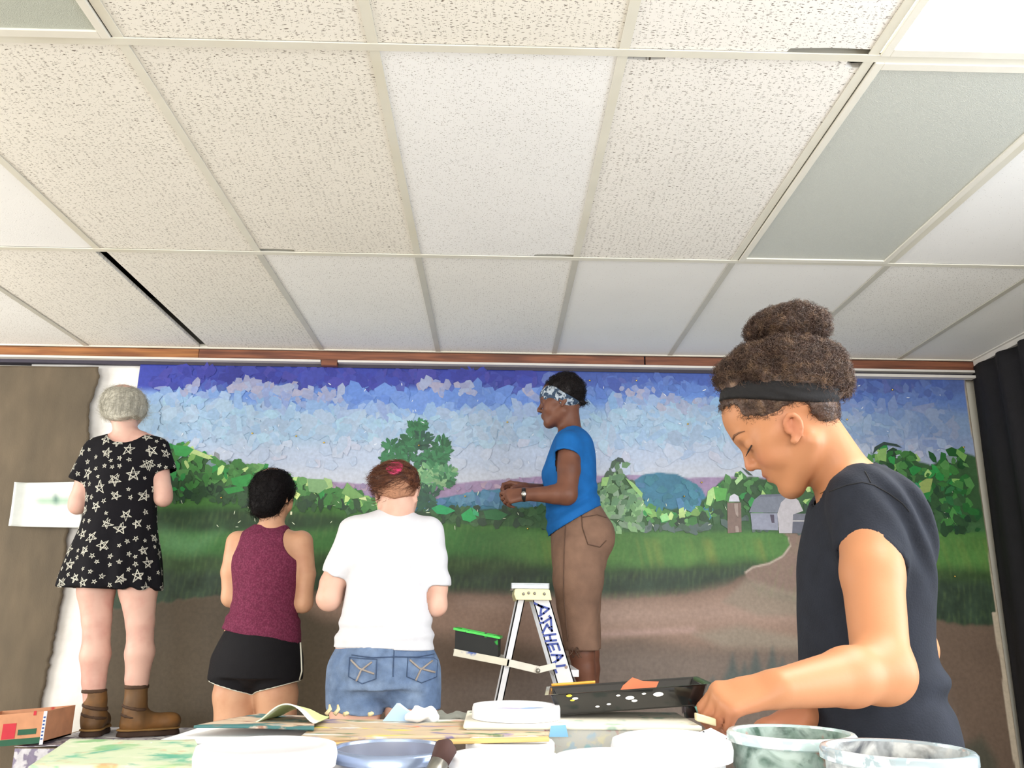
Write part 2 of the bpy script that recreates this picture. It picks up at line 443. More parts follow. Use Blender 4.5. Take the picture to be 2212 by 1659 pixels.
# hedges and meadow
put(below([(300, 960), (420, 972), (480, 992), (560, 1012), (640, 1037), (700, 1048), (780, 1072), (880, 1102), (960, 1104), (1060, 1100), (1180, 1094), (1300, 1040), (1340, 1010), (1390, 1080), (1450, 1100), (1520, 1080), (1560, 1036), (1620, 1030), (1750, 1050), (1850, 1000), (1900, 985), (1960, 985), (2010, 1005), (2060, 975), (2110, 985)], .006, .006, 12, 50), (52, 86, 52), .25, 13, 20)
put(below([(300, 1085), (420, 1075), (560, 1078), (700, 1086), (780, 1100), (900, 1128), (1180, 1142), (1320, 1150), (1500, 1152), (1700, 1152), (1900, 1146), (2150, 1152)], .006, .003, 14, 30), (60, 104, 48), .2, 15, 12)
m_far = below([(300, 1100), (420, 1096), (560, 1100), (700, 1110), (800, 1120), (900, 1128), (2150, 1130)], .03)
put(m_far*(1-sstep(-.9, -.4, X)), (38, 62, 38), .35, 16, 30)
put(below([(300, 1150), (500, 1150), (800, 1140), (1180, 1150), (2200, 1150)], .03)*(1-sstep(-.1, .3, X)), (54, 100, 48), .25, 17, 10)
put(below([(300, 1150), (1100, 1150), (2200, 1150)], .02)*sstep(-.1, .2, X), (72, 114, 56), .25, 18, 14)
streak = snoise(X*1.0+Z*.5, X*6+Z*1.2, 7, 19)
put(below([(300, 1165), (2200, 1165)], .02)*sstep(.1, .3, X)*np.clip(streak, 0, 1)*.55, (126, 134, 66), .1, 20, 8)
put(below([(300, 1195), (560, 1200), (800, 1190), (1180, 1215), (1400, 1225), (1620, 1210), (2200, 1235)], .04, .015, 21, 20), (48, 70, 40), .35, 22, 28)
put(below([(300, 1235), (800, 1240), (1180, 1235), (1320, 1240), (1620, 1225), (2000, 1250), (2200, 1265)], .03, .012, 23, 30), (42, 58, 44), .4, 24, 40)
# earth
soil_edge = [(250, 1318), (330, 1308), (420, 1292), (560, 1284), (800, 1276), (980, 1284), (1100, 1286), (1320, 1296), (1460, 1286), (1560, 1268), (1600, 1248), (1612, 1240), (1640, 1290), (2000, 1335), (2080, 1350), (2160, 1352)]
ms = below(soil_edge, .012, .008, 25, 60)
put(ms, (96, 80, 68), .12, 26, 7)
put(ms*(1-sstep(-.9, -.2, X)), (76, 66, 52), .12, 27, 7)
def blob(pts, soft=.02):
    """soft polygon mask in canvas metres"""
    P = px2(pts); inside = np.zeros(len(X), bool); n = len(P); dmin = np.full(len(X), 9.)
    for i in range(n):
        a, b = P[i], P[(i+1) % n]
        cnd = ((a[1] > Z) != (b[1] > Z)) & (X < (b[0]-a[0])*(Z-a[1])/(b[1]-a[1]+1e-12)+a[0]); inside ^= cnd
        t = np.clip(((X-a[0])*(b[0]-a[0])+(Z-a[1])*(b[1]-a[1]))/(((b-a)**2).sum()), 0, 1)
        dmin = np.minimum(dmin, np.hypot(X-a[0]-t*(b[0]-a[0]), Z-a[1]-t*(b[1]-a[1])))
    sd = np.where(inside, dmin, -dmin); return sstep(-soft, soft, sd)
put(blob([(640, 1300), (950, 1288), (1320, 1298), (1480, 1290), (1600, 1262), (1740, 1330), (1740, 1400), (1500, 1400), (1380, 1372), (1200, 1400), (960, 1370), (700, 1330)], .06), (136, 112, 98), .1, 28, 8)
put(blob([(1000, 1300), (1300, 1306), (1480, 1310), (1600, 1290), (1740, 1340), (1500, 1350), (1300, 1350)], .07)*.7, (158, 134, 122), .1, 29, 8)
put(blob([(1290, 1365), (1500, 1354), (1506, 1366), (1300, 1376)], .02)*.6, (170, 142, 134))
put(blob([(1300, 1400), (2000, 1410), (2100, 1660), (900, 1660), (900, 1480), (1180, 1440)], .08)*.8, (112, 100, 92), .08, 30, 8)
put(blob([(1500, 1370), (1600, 1352), (1740, 1380), (1740, 1402), (1560, 1398)], .03)*.8, (136, 126, 112), .06, 31, 9)
# road by the barn
road = [(1692, 1152), (1702, 1160), (1706, 1178), (1690, 1200), (1660, 1216), (1625, 1224), (1608, 1236), (1614, 1252), (1640, 1270), (1800, 1310), (1980, 1352), (1930, 1250), (1800, 1180), (1790, 1148)]
put(blob(road, .006), (126, 106, 96), .08, 32, 10)
put(blob([(1610, 1252), (1640, 1258), (1760, 1292), (1760, 1330), (1640, 1330), (1560, 1300)], .02)*.8, (134, 122, 108), .08, 33, 10)
for i in range(len(road[1:7])-1):
    a, b = road[1+i], road[2+i]
    put(blob([a, b, (b[0]+2, b[1]+3), (a[0]+2, a[1]+3)], .004)*.8, (186, 172, 160))
# dark firs low on the canvas
for cx_, b_, t_, w_ in ((1582, 1480, 1412, 26), (1632, 1490, 1404, 34), (1668, 1492, 1396, 30), (1690, 1492, 1420, 28), (1540, 1490, 1462, 22), (1608, 1492, 1430, 26)):
    put(blob([(cx_-w_, b_), (cx_-w_*.4, (t_+b_)/2), (cx_, t_), (cx_+w_*.4, (t_+b_)/2), (cx_+w_, b_)], .018)*.85, (70, 82, 80), .15, 40, 30)
put(blob([(2040, 1660), (2080, 1610), (2120, 1590), (2150, 1640), (2160, 1700), (2030, 1700)], .03)*.7, (60, 66, 56))
put(blob([(340, 1140), (420, 1160), (480, 1150), (420, 1200), (350, 1190)], .05)*.5, (96, 140, 96))
# fine brushwork in the grass
gr = np.clip(snoise(X, Z*.25, 160, 41, 2), 0, 1)*(below([(300, 1090), (2200, 1160)], .02)*(1-ms))
col = col*(1-.16*gr[:, None])+lin((110, 136, 78))*(.16*gr[:, None])
# unpainted edge at the right
put(sstep(0, .004, X-(2.462+.012*snoise(X*0, Z, 7, 44)+.02*(Z > 1.15)*1.0)), (168, 156, 138), .1, 45, 30)
wav = .004*snoise(X, Z*.3, 5, 50, 2)
V = np.stack([X, YM-.002+wav, Z], 1)
ii = np.arange(nx*nz).reshape(nz, nx)
Fq = np.stack([ii[:-1, :-1], ii[:-1, 1:], ii[1:, 1:], ii[1:, :-1]], -1).reshape(-1, 4)
mural = thing('mural_canvas', (.31, YM, MZ0), 'long landscape mural canvas with collage sky, green hills and barn', 'mural')
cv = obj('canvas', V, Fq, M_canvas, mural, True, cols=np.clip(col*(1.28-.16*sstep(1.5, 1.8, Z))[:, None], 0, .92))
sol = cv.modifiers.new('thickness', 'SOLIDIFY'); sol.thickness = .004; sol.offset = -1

# ---- collage: torn and cut pieces of painted paper glued on the canvas
SCR = []   # (area, verts, col)
layer = [0]
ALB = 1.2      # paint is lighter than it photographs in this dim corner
def base_at(x, z):
    i = int(np.clip((x-MX0)/(MX1-MX0)*(nx-1), 0, nx-1)); j = int(np.clip((z-MZ0)/(MZ1-MZ0)*(nz-1), 0, nz-1)); return col[j*nx+i]
def scrap(P, c, jit=.06, blend=0.):
    """P canvas polygon (x,z) in metres"""
    layer[0] += 1
    y = YM-.0046-.0000005*layer[0]-rng.uniform(0, .0004)-(.0008+.00003*(layer[0] % 40) if jit <= .02 and not blend else 0)
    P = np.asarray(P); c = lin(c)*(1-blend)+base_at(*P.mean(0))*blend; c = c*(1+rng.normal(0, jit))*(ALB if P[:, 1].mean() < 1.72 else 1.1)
    ar = .5*abs(np.dot(P[:, 0], np.roll(P[:, 1], -1))-np.dot(P[:, 1], np.roll(P[:, 0], -1)))
    w_ = .004*snoise(P[:, 0], P[:, 1]*.3, 5, 50, 2)
    SCR.append((ar, np.stack([P[:, 0], y+w_, P[:, 1]], 1), np.clip(c, 0, 1)))
def torn(cx, cz, r, el=1., ang=None, n=None, rag=.28):
    n = n or rng.integers(5, 8); ang = rng.uniform(0, 6.28) if ang is None else ang
    a = np.sort(np.linspace(0, 2*math.pi, n, endpoint=False)+rng.uniform(-.3, .3, n)); rr = r*(1+rng.uniform(-rag, rag, n))
    x, z = rr*np.cos(a)*el, rr*np.sin(a)/el
    return np.stack([cx+x*math.cos(ang)-z*math.sin(ang), cz+x*math.sin(ang)+z*math.cos(ang)], 1)
def field(top, bot, x0, x1, n, rmin, rmax, pal, bias=None, el=(1, 1.5), jit=.06, blend=0.):
    tx, tz = curve(top); bx_, bz = curve(bot)
    xa_, xb_ = at(x0, 1000, YM)[0], at(x1, 1000, YM)[0]
    for i in range(n):
        x = rng.uniform(xa_, xb_); t = rng.uniform(0, 1); zt, zb = np.interp(x, tx, tz), np.interp(x, bx_, bz)
        r = rng.uniform(rmin, rmax); z = zt+(zb-zt)*t
        z = min(z, zt-r*.35)
        p = pal(x, t) if callable(pal) else pal[rng.integers(len(pal))]
        scrap(torn(x, z, r, rng.uniform(*el)), p, jit, blend)
DB = [(42, 44, 136), (56, 52, 142), (48, 62, 158), (64, 72, 160), (38, 38, 120), (74, 66, 150)]
MBL = [(92, 128, 198), (104, 138, 204), (84, 116, 188), (110, 140, 200)]
CL = [(150, 182, 206), (164, 186, 206), (140, 172, 204), (158, 164, 184), (172, 190, 210), (128, 160, 200), (150, 190, 206), (164, 172, 190), (140, 150, 176)]
# dark upper sky left, bluer on the right
field([(300, 792), (2090, 822)], [(300, 842), (700, 835), (1180, 842), (2090, 850)], 315, 1180, 230, .018, .042, DB, jit=.03, blend=.55)
field([(300, 800), (2090, 826)], [(300, 860), (1180, 856), (2090, 872)], 1180, 2070, 240, .014, .04, [(66, 92, 168), (84, 112, 182), (58, 74, 150), (98, 122, 180), (70, 84, 150), (92, 98, 160), (110, 132, 184)], jit=.03, blend=.55)
field([(680, 836), (1200, 842)], [(680, 890), (1200, 884)], 700, 1180, 80, .025, .055, MBL, jit=.03, blend=.5)
def cloud(x, t):
    if x > 1.5: base = [(118, 136, 176), (134, 146, 178), (104, 126, 172), (148, 156, 182), (92, 116, 168), (150, 150, 172)]
    else: base = CL
    return base[rng.integers(len(base))]
field([(300, 836), (480, 836), (560, 830), (640, 850), (740, 868), (800, 880), (1060, 882), (1180, 872), (1300, 862), (1560, 860), (1830, 872), (2090, 876)],
      [(300, 955), (700, 950), (1180, 960), (1500, 975), (2090, 960)], 312, 2068, 950, .014, .044, cloud, el=(1, 1.8), jit=.025, blend=.62)
# tan-grey cloud patches reaching up
for (a, b, n_) in ((540, 838, 16), (610, 842, 18), (660, 850, 16), (720, 856, 12), (950, 836, 14), (1000, 840, 10), (1160, 852, 6), (1370, 850, 12), (1480, 872, 16), (420, 836, 8)):
    c0 = px2([(a, b)])[0]
    for i in range(n_):
        scrap(torn(c0[0]+rng.normal(0, .05), c0[1]+rng.normal(0, .02), rng.uniform(.014, .03), 1.2), [(150, 154, 180), (164, 160, 176), (140, 152, 190), (158, 168, 192)][rng.integers(4)], .03, .2)
LS = [(176, 188, 208), (182, 190, 206), (168, 184, 206), (160, 178, 204), (186, 184, 200)]
field([(300, 950), (2090, 955)], [(300, 1005), (1180, 1015), (2090, 990)], 360, 2068, 120, .016, .04, LS, jit=.02, blend=.55)
# hills
field([(712, 1044), (800, 1048), (980, 1046), (1180, 1032)], [(712, 1058), (980, 1066), (1180, 1046)], 712, 1180, 40, .01, .018, [(156, 132, 166), (142, 128, 160), (160, 140, 160)], jit=.08)
field([(930, 1086), (1060, 1062), (1180, 1042)], [(930, 1094), (1180, 1092)], 930, 1180, 46, .014, .03, [(70, 118, 150), (62, 110, 144), (84, 130, 158), (76, 116, 156)])
field([(1368, 1044), (1392, 1030), (1425, 1024), (1460, 1028), (1492, 1044), (1530, 1090)], [(1368, 1080), (1420, 1100), (1530, 1108)], 1372, 1528, 40, .014, .03, [(52, 116, 134), (60, 122, 144), (66, 114, 150), (46, 106, 124)])
# hedge trees left
def leaf(light, x, t):
    d = [(36, 66, 40), (44, 78, 46), (30, 58, 40), (50, 84, 52)]; m_ = [(54, 110, 52), (62, 118, 58), (72, 124, 66), (40, 130, 62)]; l_ = [(120, 164, 88), (150, 186, 110), (176, 204, 130), (96, 150, 84)]
    u = t+rng.normal(0, .18)
    if u < .3*light: return l_[rng.integers(4)] if rng.uniform() < .45 else m_[rng.integers(4)]
    if u < .62: return m_[rng.integers(4)]
    return d[rng.integers(4)]
TL = [(340, 950), (372, 958), (420, 962), (445, 975), (480, 990), (520, 998), (560, 1008), (600, 1022), (650, 1034), (690, 1040), (720, 1050), (780, 1066), (820, 1082), (860, 1096)]
field(TL, [(340, 1082), (560, 1088), (700, 1100), (860, 1122)], 350, 860, 330, .012, .03, lambda x, t: leaf(1, x, t), jit=.1)
field([(860, 1094), (960, 1098), (1180, 1096)], [(860, 1128), (1180, 1138)], 860, 1182, 90, .01, .026, [(40, 70, 42), (48, 84, 50), (34, 60, 40), (56, 92, 54)], jit=.1)
for pts, c in (([(932, 1098), (950, 1090), (974, 1098), (984, 1104), (964, 1112), (944, 1110)], (38, 150, 92)), ([(1018, 1096), (1020, 1104), (1030, 1120), (1016, 1128), (1000, 1124), (996, 1112)], (36, 156, 84)),
               ([(1020, 1096), (1034, 1108), (1034, 1116), (1022, 1112)], (54, 160, 108)), ([(1044, 1104), (1072, 1100), (1098, 1112), (1080, 1124), (1050, 1122)], (40, 104, 58)),
               ([(396, 968), (424, 972), (452, 984), (462, 992), (448, 992), (416, 980)], (176, 200, 132)), ([(374, 962), (406, 964), (420, 972), (404, 988), (380, 984)], (52, 140, 70)),
               ([(640, 1062), (650, 1068), (642, 1080), (634, 1072)], (200, 220, 140)), ([(746, 1068), (757, 1076), (752, 1084), (744, 1086)], (184, 212, 130)), ([(776, 1070), (790, 1074), (793, 1082), (776, 1078)], (194, 206, 150)),
               ([(500, 1034), (540, 1024), (552, 1030), (548, 1050), (520, 1052), (504, 1048)], (48, 140, 66)), ([(484, 1056), (520, 1050), (530, 1060), (494, 1068)], (46, 132, 62)),
               ([(664, 1034), (700, 1036), (712, 1050), (690, 1066), (668, 1062)], (120, 160, 110)), ([(700, 1032), (716, 1036), (720, 1052), (704, 1058)], (150, 182, 120)), ([(738, 1066), (750, 1042), (762, 1054), (788, 1074), (764, 1078)], (104, 146, 84))):
    scrap(px2(pts), c, .02)
# pale pine strokes of the tall tree
def bough(cx, cy, r, c, n=26, up=.5):
    for i in range(n):
        a = rng.uniform(0, 6.28); q = rng.uniform(.25, 1)**.6*r
        c0 = px2([(cx+q*math.cos(a), cy+q*math.sin(a)*.8)])[0]
        ang = math.atan2(.4-math.sin(a), math.cos(a)*1.2)+rng.normal(0, .35)
        scrap(torn(c0[0], c0[1], rng.uniform(.011, .019), 1.6, ang, 6, .2), c[rng.integers(len(c))], .1)
PD = [(44, 104, 66), (38, 88, 58), (52, 114, 74)]; PK = [(36, 72, 60), (42, 84, 64)]; PLt = [(84, 140, 96), (104, 156, 110), (66, 126, 84), (128, 168, 122)]
for a in ((898, 925, 14, PD), (908, 920, 10, PD), (890, 945, 20, PD), (880, 962, 18, PD), (912, 950, 22, PK), (908, 978, 24, PK), (845, 965, 16, PD), (838, 992, 14, PD), (858, 985, 20, PD), (950, 962, 18, PD), (958, 980, 16, PD), (944, 992, 20, PD), (890, 1000, 26, PD), (925, 990, 18, PD), (925, 1015, 20, PLt), (950, 1025, 20, PLt), (968, 1020, 14, PLt), (940, 1040, 22, PLt), (962, 1040, 16, PD), (912, 1035, 20, PLt), (905, 1060, 20, PK), (930, 1066, 20, PK), (890, 1082, 22, PK), (920, 1085, 18, PK)):
    bough(*a)
# trees right of the ladder and round the barn
field([(1292, 1052), (1310, 1034), (1322, 1004), (1336, 990), (1350, 1000), (1360, 1020), (1372, 1050), (1386, 1066)], [(1292, 1148), (1386, 1148)], 1290, 1388, 120, .012, .028, lambda x, t: [(104, 146, 100), (92, 132, 86), (120, 158, 110), (80, 118, 84), (112, 136, 112)][rng.integers(5)] if t > .12 else [(60, 86, 64), (84, 120, 84)][rng.integers(2)], jit=.1)
for pts, c in (([(1300, 1032), (1316, 1030), (1310, 1050), (1298, 1050)], (138, 182, 108)), ([(1350, 1032), (1368, 1044), (1388, 1066), (1386, 1076), (1364, 1052)], (140, 184, 112)), ([(1334, 988), (1344, 990), (1350, 1000), (1328, 996)], (52, 70, 66)), ([(1424, 1116), (1440, 1108), (1446, 1124), (1430, 1128)], (140, 200, 130)), ([(1388, 1096), (1404, 1100), (1410, 1112), (1396, 1108)], (118, 180, 96))):
    scrap(px2(pts), c, .02)
field([(1386, 1092), (1440, 1106), (1500, 1106), (1530, 1080), (1560, 1040), (1600, 1014), (1640, 1030), (1760, 1040)], [(1386, 1146), (1760, 1146)], 1388, 1760, 190, .012, .028, lambda x, t: leaf(1.2, x, t+.1) if t < .7 else [(70, 88, 84), (60, 84, 66), (84, 100, 96)][rng.integers(3)], jit=.1)
for pts, c in (([(1586, 1040), (1602, 1022), (1604, 1034), (1590, 1048)], (160, 200, 140)), ([(1528, 1062), (1540, 1052), (1544, 1066), (1534, 1094), (1524, 1090)], (160, 200, 128)), ([(1540, 1052), (1570, 1056), (1566, 1080), (1546, 1084)], (84, 156, 72)), ([(1601, 1010), (1612, 1016), (1626, 1028), (1616, 1026)], (56, 76, 66))):
    scrap(px2(pts), c, .02)
field([(1840, 1000), (1880, 975), (1905, 960), (1940, 962), (1970, 985), (2000, 992), (2030, 976), (2070, 968), (2096, 990)], [(1840, 1146), (2118, 1150)], 1850, 2098, 260, .012, .032, lambda x, t: leaf(.7, x, t) if rng.uniform() < .6 else [(36, 96, 44), (30, 76, 40), (44, 104, 60), (32, 60, 40)][rng.integers(4)], jit=.12)
for pts, c in (([(1892, 984), (1900, 970), (1914, 968), (1913, 998), (1896, 994)], (128, 168, 96)), ([(1884, 982), (1888, 966), (1908, 955), (1936, 960), (1948, 968), (1930, 964), (1908, 962), (1894, 972)], (44, 64, 58)), ([(2064, 980), (2066, 970), (2088, 984), (2082, 998)], (110, 158, 84)), ([(1984, 1044), (2000, 1034), (2014, 1034), (2008, 1062), (1980, 1070)], (140, 160, 92)), ([(1954, 1056), (1978, 1042), (1988, 1052), (1966, 1072)], (48, 130, 90))):
    scrap(px2(pts), c, .02)
# silo and barn
layer[0] += -layer[0] % 40
for pts, c in (([(1570, 1086), (1600, 1086), (1601, 1150), (1571, 1152)], (118, 98, 90)), ([(1585, 1088), (1593, 1088), (1595, 1150), (1588, 1150)], (152, 136, 128)), ([(1573, 1084), (1576, 1072), (1585, 1067), (1594, 1072), (1597, 1084)], (194, 194, 206)),
               ([(1617, 1107), (1628, 1080), (1642, 1069), (1706, 1067), (1690, 1082), (1678, 1108)], (112, 118, 132)), ([(1642, 1069), (1706, 1067), (1702, 1072), (1640, 1074)], (96, 100, 116)),
               ([(1620, 1109), (1678, 1109), (1680, 1146), (1624, 1144)], (136, 140, 158)), ([(1630, 1122), (1637, 1122), (1638, 1134), (1632, 1134)], (70, 62, 80)), ([(1662, 1112), (1671, 1112), (1672, 1130), (1666, 1130)], (74, 66, 84)),
               ([(1678, 1110), (1686, 1086), (1706, 1067), (1724, 1082), (1734, 1104), (1712, 1112), (1710, 1152), (1682, 1152)], (176, 172, 178)), ([(1692, 1082), (1700, 1076), (1700, 1096), (1694, 1100)], (76, 70, 84)), ([(1714, 1082), (1722, 1086), (1718, 1094)], (80, 74, 88)), ([(1698, 1096), (1705, 1092), (1706, 1150), (1696, 1150)], (208, 204, 204)),
               ([(1704, 1124), (1716, 1110), (1752, 1110), (1756, 1122), (1748, 1127)], (106, 108, 120)), ([(1708, 1127), (1746, 1127), (1746, 1152), (1710, 1152)], (92, 94, 108)), ([(1706, 1124), (1748, 1124), (1748, 1127), (1706, 1127)], (170, 168, 170))):
    scrap(px2(pts), c, .01)
# slivers of bare white paper
for i in range(70):
    a, b = rng.uniform(380, 2060), rng.uniform(1060, 1140)
    c0 = px2([(a, b)])[0]; scrap(torn(c0[0], c0[1], rng.uniform(.003, .006), 2.2), (196, 206, 178), .05)
for i in range(60):
    a, b = rng.uniform(330, 2060), rng.uniform(830, 1000)
    c0 = px2([(a, b)])[0]; scrap(torn(c0[0], c0[1], rng.uniform(.003, .006), 2.), (206, 214, 226), .03)
order = sorted(range(len(SCR)), key=lambda i: -SCR[i][0]); top_ = set(order[:290])
rv, rf, rc = [], [], []
for i, (ar, P, c) in enumerate(SCR):
    if i in top_:
        obj('paper_scrap', P, [tuple(range(len(P)))], M_scrap, mural, cols=np.tile(c, (len(P), 1)))
    else:
        n = len(rv); rv += [tuple(p) for p in P]; rf.append(tuple(range(n, n+len(P)))); rc += [c]*len(P)
tag(obj('paper_scraps', rv, rf, M_scrap, mural, cols=np.array(rc)), kind='stuff')
# brass tacks
M_brass = mat('brass_tack', (235, 200, 110), .25, .05, metal=1)
for a, b in ((905, 962), (1096, 912), (1140, 1142), (1005, 1072), (478, 1075), (1274, 822), (1375, 822), (1478, 1072), (1516, 1042), (1928, 842), (2082, 966), (1830, 906), (545, 936), (640, 942), (700, 956), (1486, 916), (2063, 1245)):
    p = at(a, b, YM-.012)
    MB().lathe(p, [(.001, -.0045), (.0045, -.003), (.0055, 0), (.0045, .003), (.001, .0045)], 10).build('tack', M_brass, mural, True)

# ---- brown drop cloth, white cloth at the left
M_brown = mat('brown_cloth', (106, 93, 75), .8, .16, 14, bump=.25, bs=240, stretch=(1, 1, .35), col2=(94, 83, 67), mixs=(5, .4, .6))
M_bare = mat('bare_canvas', (244, 242, 238), .75, .06, 16, bump=.15, bs=200, col2=(226, 222, 216), mixs=(9, .5, .8))
def cloth_sheet(name, left, right, z0, z1, Yc, m, label, cat, amp=.006, sc=9, seed=60, nx_=60, nz_=140):
    """left/right: functions of z giving the edge x"""
    zz = np.linspace(z0, z1, nz_); s_ = np.linspace(0, 1, nx_)
    l, r = left(zz), right(zz)
    Xg = l[:, None]+(r-l)[:, None]*s_[None]; Zg = np.repeat(zz[:, None], nx_, 1)
    Yg = Yc+amp*snoise(Xg, Zg*.25, sc, seed, 2)
    ii = np.arange(nx_*nz_).reshape(nz_, nx_)
    o = obj(name, np.stack([Xg, Yg, Zg], -1).reshape(-1, 3), np.stack([ii[:-1, :-1], ii[:-1, 1:], ii[1:, 1:], ii[1:, :-1]], -1).reshape(-1, 4), m, None, True)
    sl = o.modifiers.new('thickness', 'SOLIDIFY'); sl.thickness = .003
    tag(o, label, cat); return o
e = px2([(312, 782), (300, 1200), (300, 1650)], 4.225)
cloth_sheet('white_cloth', lambda z: np.full_like(z, -2.45), lambda z: np.full_like(z, -1.85), .05, 2.356, 4.232, M_bare, 'white unpainted cloth strip hanging between brown cloth and mural', 'cloth', .003)
be = px2([(214, 788), (216, 815), (205, 850), (196, 880), (194, 950), (186, 1010), (160, 1090), (143, 1170), (140, 1260), (126, 1330), (112, 1400), (98, 1470), (78, 1560), (60, 1700)], 4.2)
bz, bx2 = be[::-1, 1], be[::-1, 0]
cloth_sheet('brown_cloth', lambda z: np.full_like(z, -4.1), lambda z: np.interp(z, bz, bx2)+.006*snoise(z, z*0, 60, 61)+.004*snoise(z, z*0, 150, 62), .04, 2.335, 4.202, M_brown, 'brown painted cloth hanging left of the white strip', 'cloth', .012, 8, 63, 120, 200)
# pinned sketch
M_paper = mat('sketch_paper', (232, 236, 234), .7, .03, 8)
def sketch():
    P = [(35, 1042), (165, 1040), (180, 1140), (25, 1137)]
    q = [at(a, b, 4.165) for a, b in P]
    n1, n2 = 30, 18; V = []; C = []
    for j in range(n2):
        for i in range(n1):
            s_, t_ = i/(n1-1), j/(n2-1)
            p = (1-t_)*((1-s_)*q[0]+s_*q[1])+t_*((1-s_)*q[3]+s_*q[2])
            p = p.copy(); p[1] += .012-.045*max(0, .15-s_)**1.2*6-.012*t_*t_+.004*math.sin(4*s_)
            V.append(p)
            band = math.exp(-((t_-.42)/.1)**2)*sstep(.2, .4, s_); tree = math.exp(-((s_-.62)/.05)**2-((t_-.38)/.12)**2)
            c = lin((230, 236, 234))*(1-.8*band)+lin((150, 190, 160))*.8*band
            c = c*(1-.85*tree)+lin((70, 112, 104))*.85*tree; C.append(c)
    ii = np.arange(n1*n2).reshape(n2, n1)
    m = mat('sketch_sheet_paper', None, .7, .04, 40, attr='Col')
    o = obj('sketch_sheet', V, np.stack([ii[:-1, :-1], ii[1:, :-1], ii[1:, 1:], ii[:-1, 1:]], -1).reshape(-1, 4), m, None, True, cols=np.array(C))
    sl = o.modifiers.new('thickness', 'SOLIDIFY'); sl.thickness = .0015
    tag(o, 'white paper sketch of a green landscape pinned on brown cloth', 'sketch')
sketch()
# black curtain along the right wall
M_black = mat('black_curtain', (17, 16, 22), .85, .25, 20, bump=.2, bs=200)
nx_, nz_ = 160, 40
yy = np.linspace(1.9, 4.19, nx_); zz = np.linspace(.03, CEIL-.032, nz_)
Yg, Zg = np.meshgrid(yy, zz)
Xg = 2.522-.022*np.sin(Yg*34+1.5*np.sin(Zg*1.2))*(.6+.4*np.sin(Yg*7))-.012*(CEIL-Zg)
ii = np.arange(nx_*nz_).reshape(nz_, nx_)
cu = obj('black_curtain', np.stack([Xg, Yg, Zg], -1).reshape(-1, 3), np.stack([ii[:-1, :-1], ii[:-1, 1:], ii[1:, 1:], ii[1:, :-1]], -1).reshape(-1, 4), M_black, None, True)
cu.modifiers.new('thickness', 'SOLIDIFY').thickness = .003
tag(cu, 'black curtain hanging along the right wall beside the mural', 'curtain')
# ------------------------------------------------------------------ implicit-surface modelling kit (bodies, clothes, hair)
A3 = lambda *v: np.array(v, float)
def smin(a, b, k):
    if k <= 0: return np.minimum(a, b)
    h = np.clip(.5+.5*(b-a)/k, 0, 1); return b+(a-b)*h-k*h*(1-h)
def smax(a, b, k): return -smin(-a, -b, k)
class Prim:
    def __init__(s, c, r, fn, raw=None): s.c, s.r, s.fn, s.raw = np.asarray(c, float), r, fn, raw or fn
def seg(a, b, ra, rb):
    a, b = np.asarray(a, float), np.asarray(b, float); ab = b-a; L2 = max((ab*ab).sum(), 1e-9)
    def fn(P):
        q = P-a; t = np.clip(q@ab/L2, 0, 1); return np.linalg.norm(q-t[:, None]*ab, axis=1)-(ra+(rb-ra)*t)
    return Prim((a+b)/2, math.sqrt(L2)/2+max(ra, rb), fn)
def ell(c, r, R=None):
    c, r = np.asarray(c, float), np.asarray(r, float)
    def fn(P):
        q = P-c
        if R is not None: q = q@R
        k0 = np.linalg.norm(q/r, axis=1); k1 = np.linalg.norm(q/(r*r), axis=1)+1e-9
        return k0*(k0-1)/k1
    return Prim(c, r.max(), fn)
def cutp(prim, p, n):
    """prim kept on the side of plane (p, n) that n points away from"""
    p, n = np.asarray(p, float), np.asarray(n, float); n = n/np.linalg.norm(n)
    return Prim(prim.c, prim.r, lambda P: np.maximum(prim.fn(P), (P-p)@n), prim.fn)
def loft(st, grow=0., ends=.012):
    """st rows: z, cx, cy, a, b  -> elliptic column"""
    st = np.array(sorted(st, key=lambda q: q[0]), float); z = st[:, 0]
    zz = np.linspace(z[0], z[-1], 240); T = []
    for c in range(1, 5):
        v = st[:, c]; m = np.gradient(v, z); i = np.clip(np.searchsorted(z, zz)-1, 0, len(z)-2)
        h = z[i+1]-z[i]; t = (zz-z[i])/h
        T.append((2*t**3-3*t**2+1)*v[i]+(t**3-2*t**2+t)*h*m[i]+(-2*t**3+3*t**2)*v[i+1]+(t**3-t**2)*h*m[i+1])
    cx, cy, a, b = T; a = np.maximum(a+grow, .005); b = np.maximum(b+grow, .005)
    def fn(P):
        zc = np.clip(P[:, 2], zz[0], zz[-1])
        A, B = np.interp(zc, zz, a), np.interp(zc, zz, b)
        dx, dy = P[:, 0]-np.interp(zc, zz, cx), P[:, 1]-np.interp(zc, zz, cy)
        k0 = np.sqrt((dx/A)**2+(dy/B)**2); k1 = np.sqrt((dx/A**2)**2+(dy/B**2)**2)+1e-6
        d = k0*(k0-1)/k1
        d = np.where(k0 < .3, -.7*np.minimum(A, B), d)
        dz = np.maximum(zz[0]-P[:, 2], P[:, 2]-zz[-1])
        return np.where(dz > 0, np.hypot(np.maximum(d, 0), dz), np.maximum(d, dz))
    c = A3(cx.mean(), cy.mean(), (zz[0]+zz[-1])/2)
    r = math.hypot((zz[-1]-zz[0])/2, max(a.max(), b.max())+np.abs(cx-cx.mean()).max()+np.abs(cy-cy.mean()).max())
    return Prim(c, r, fn)
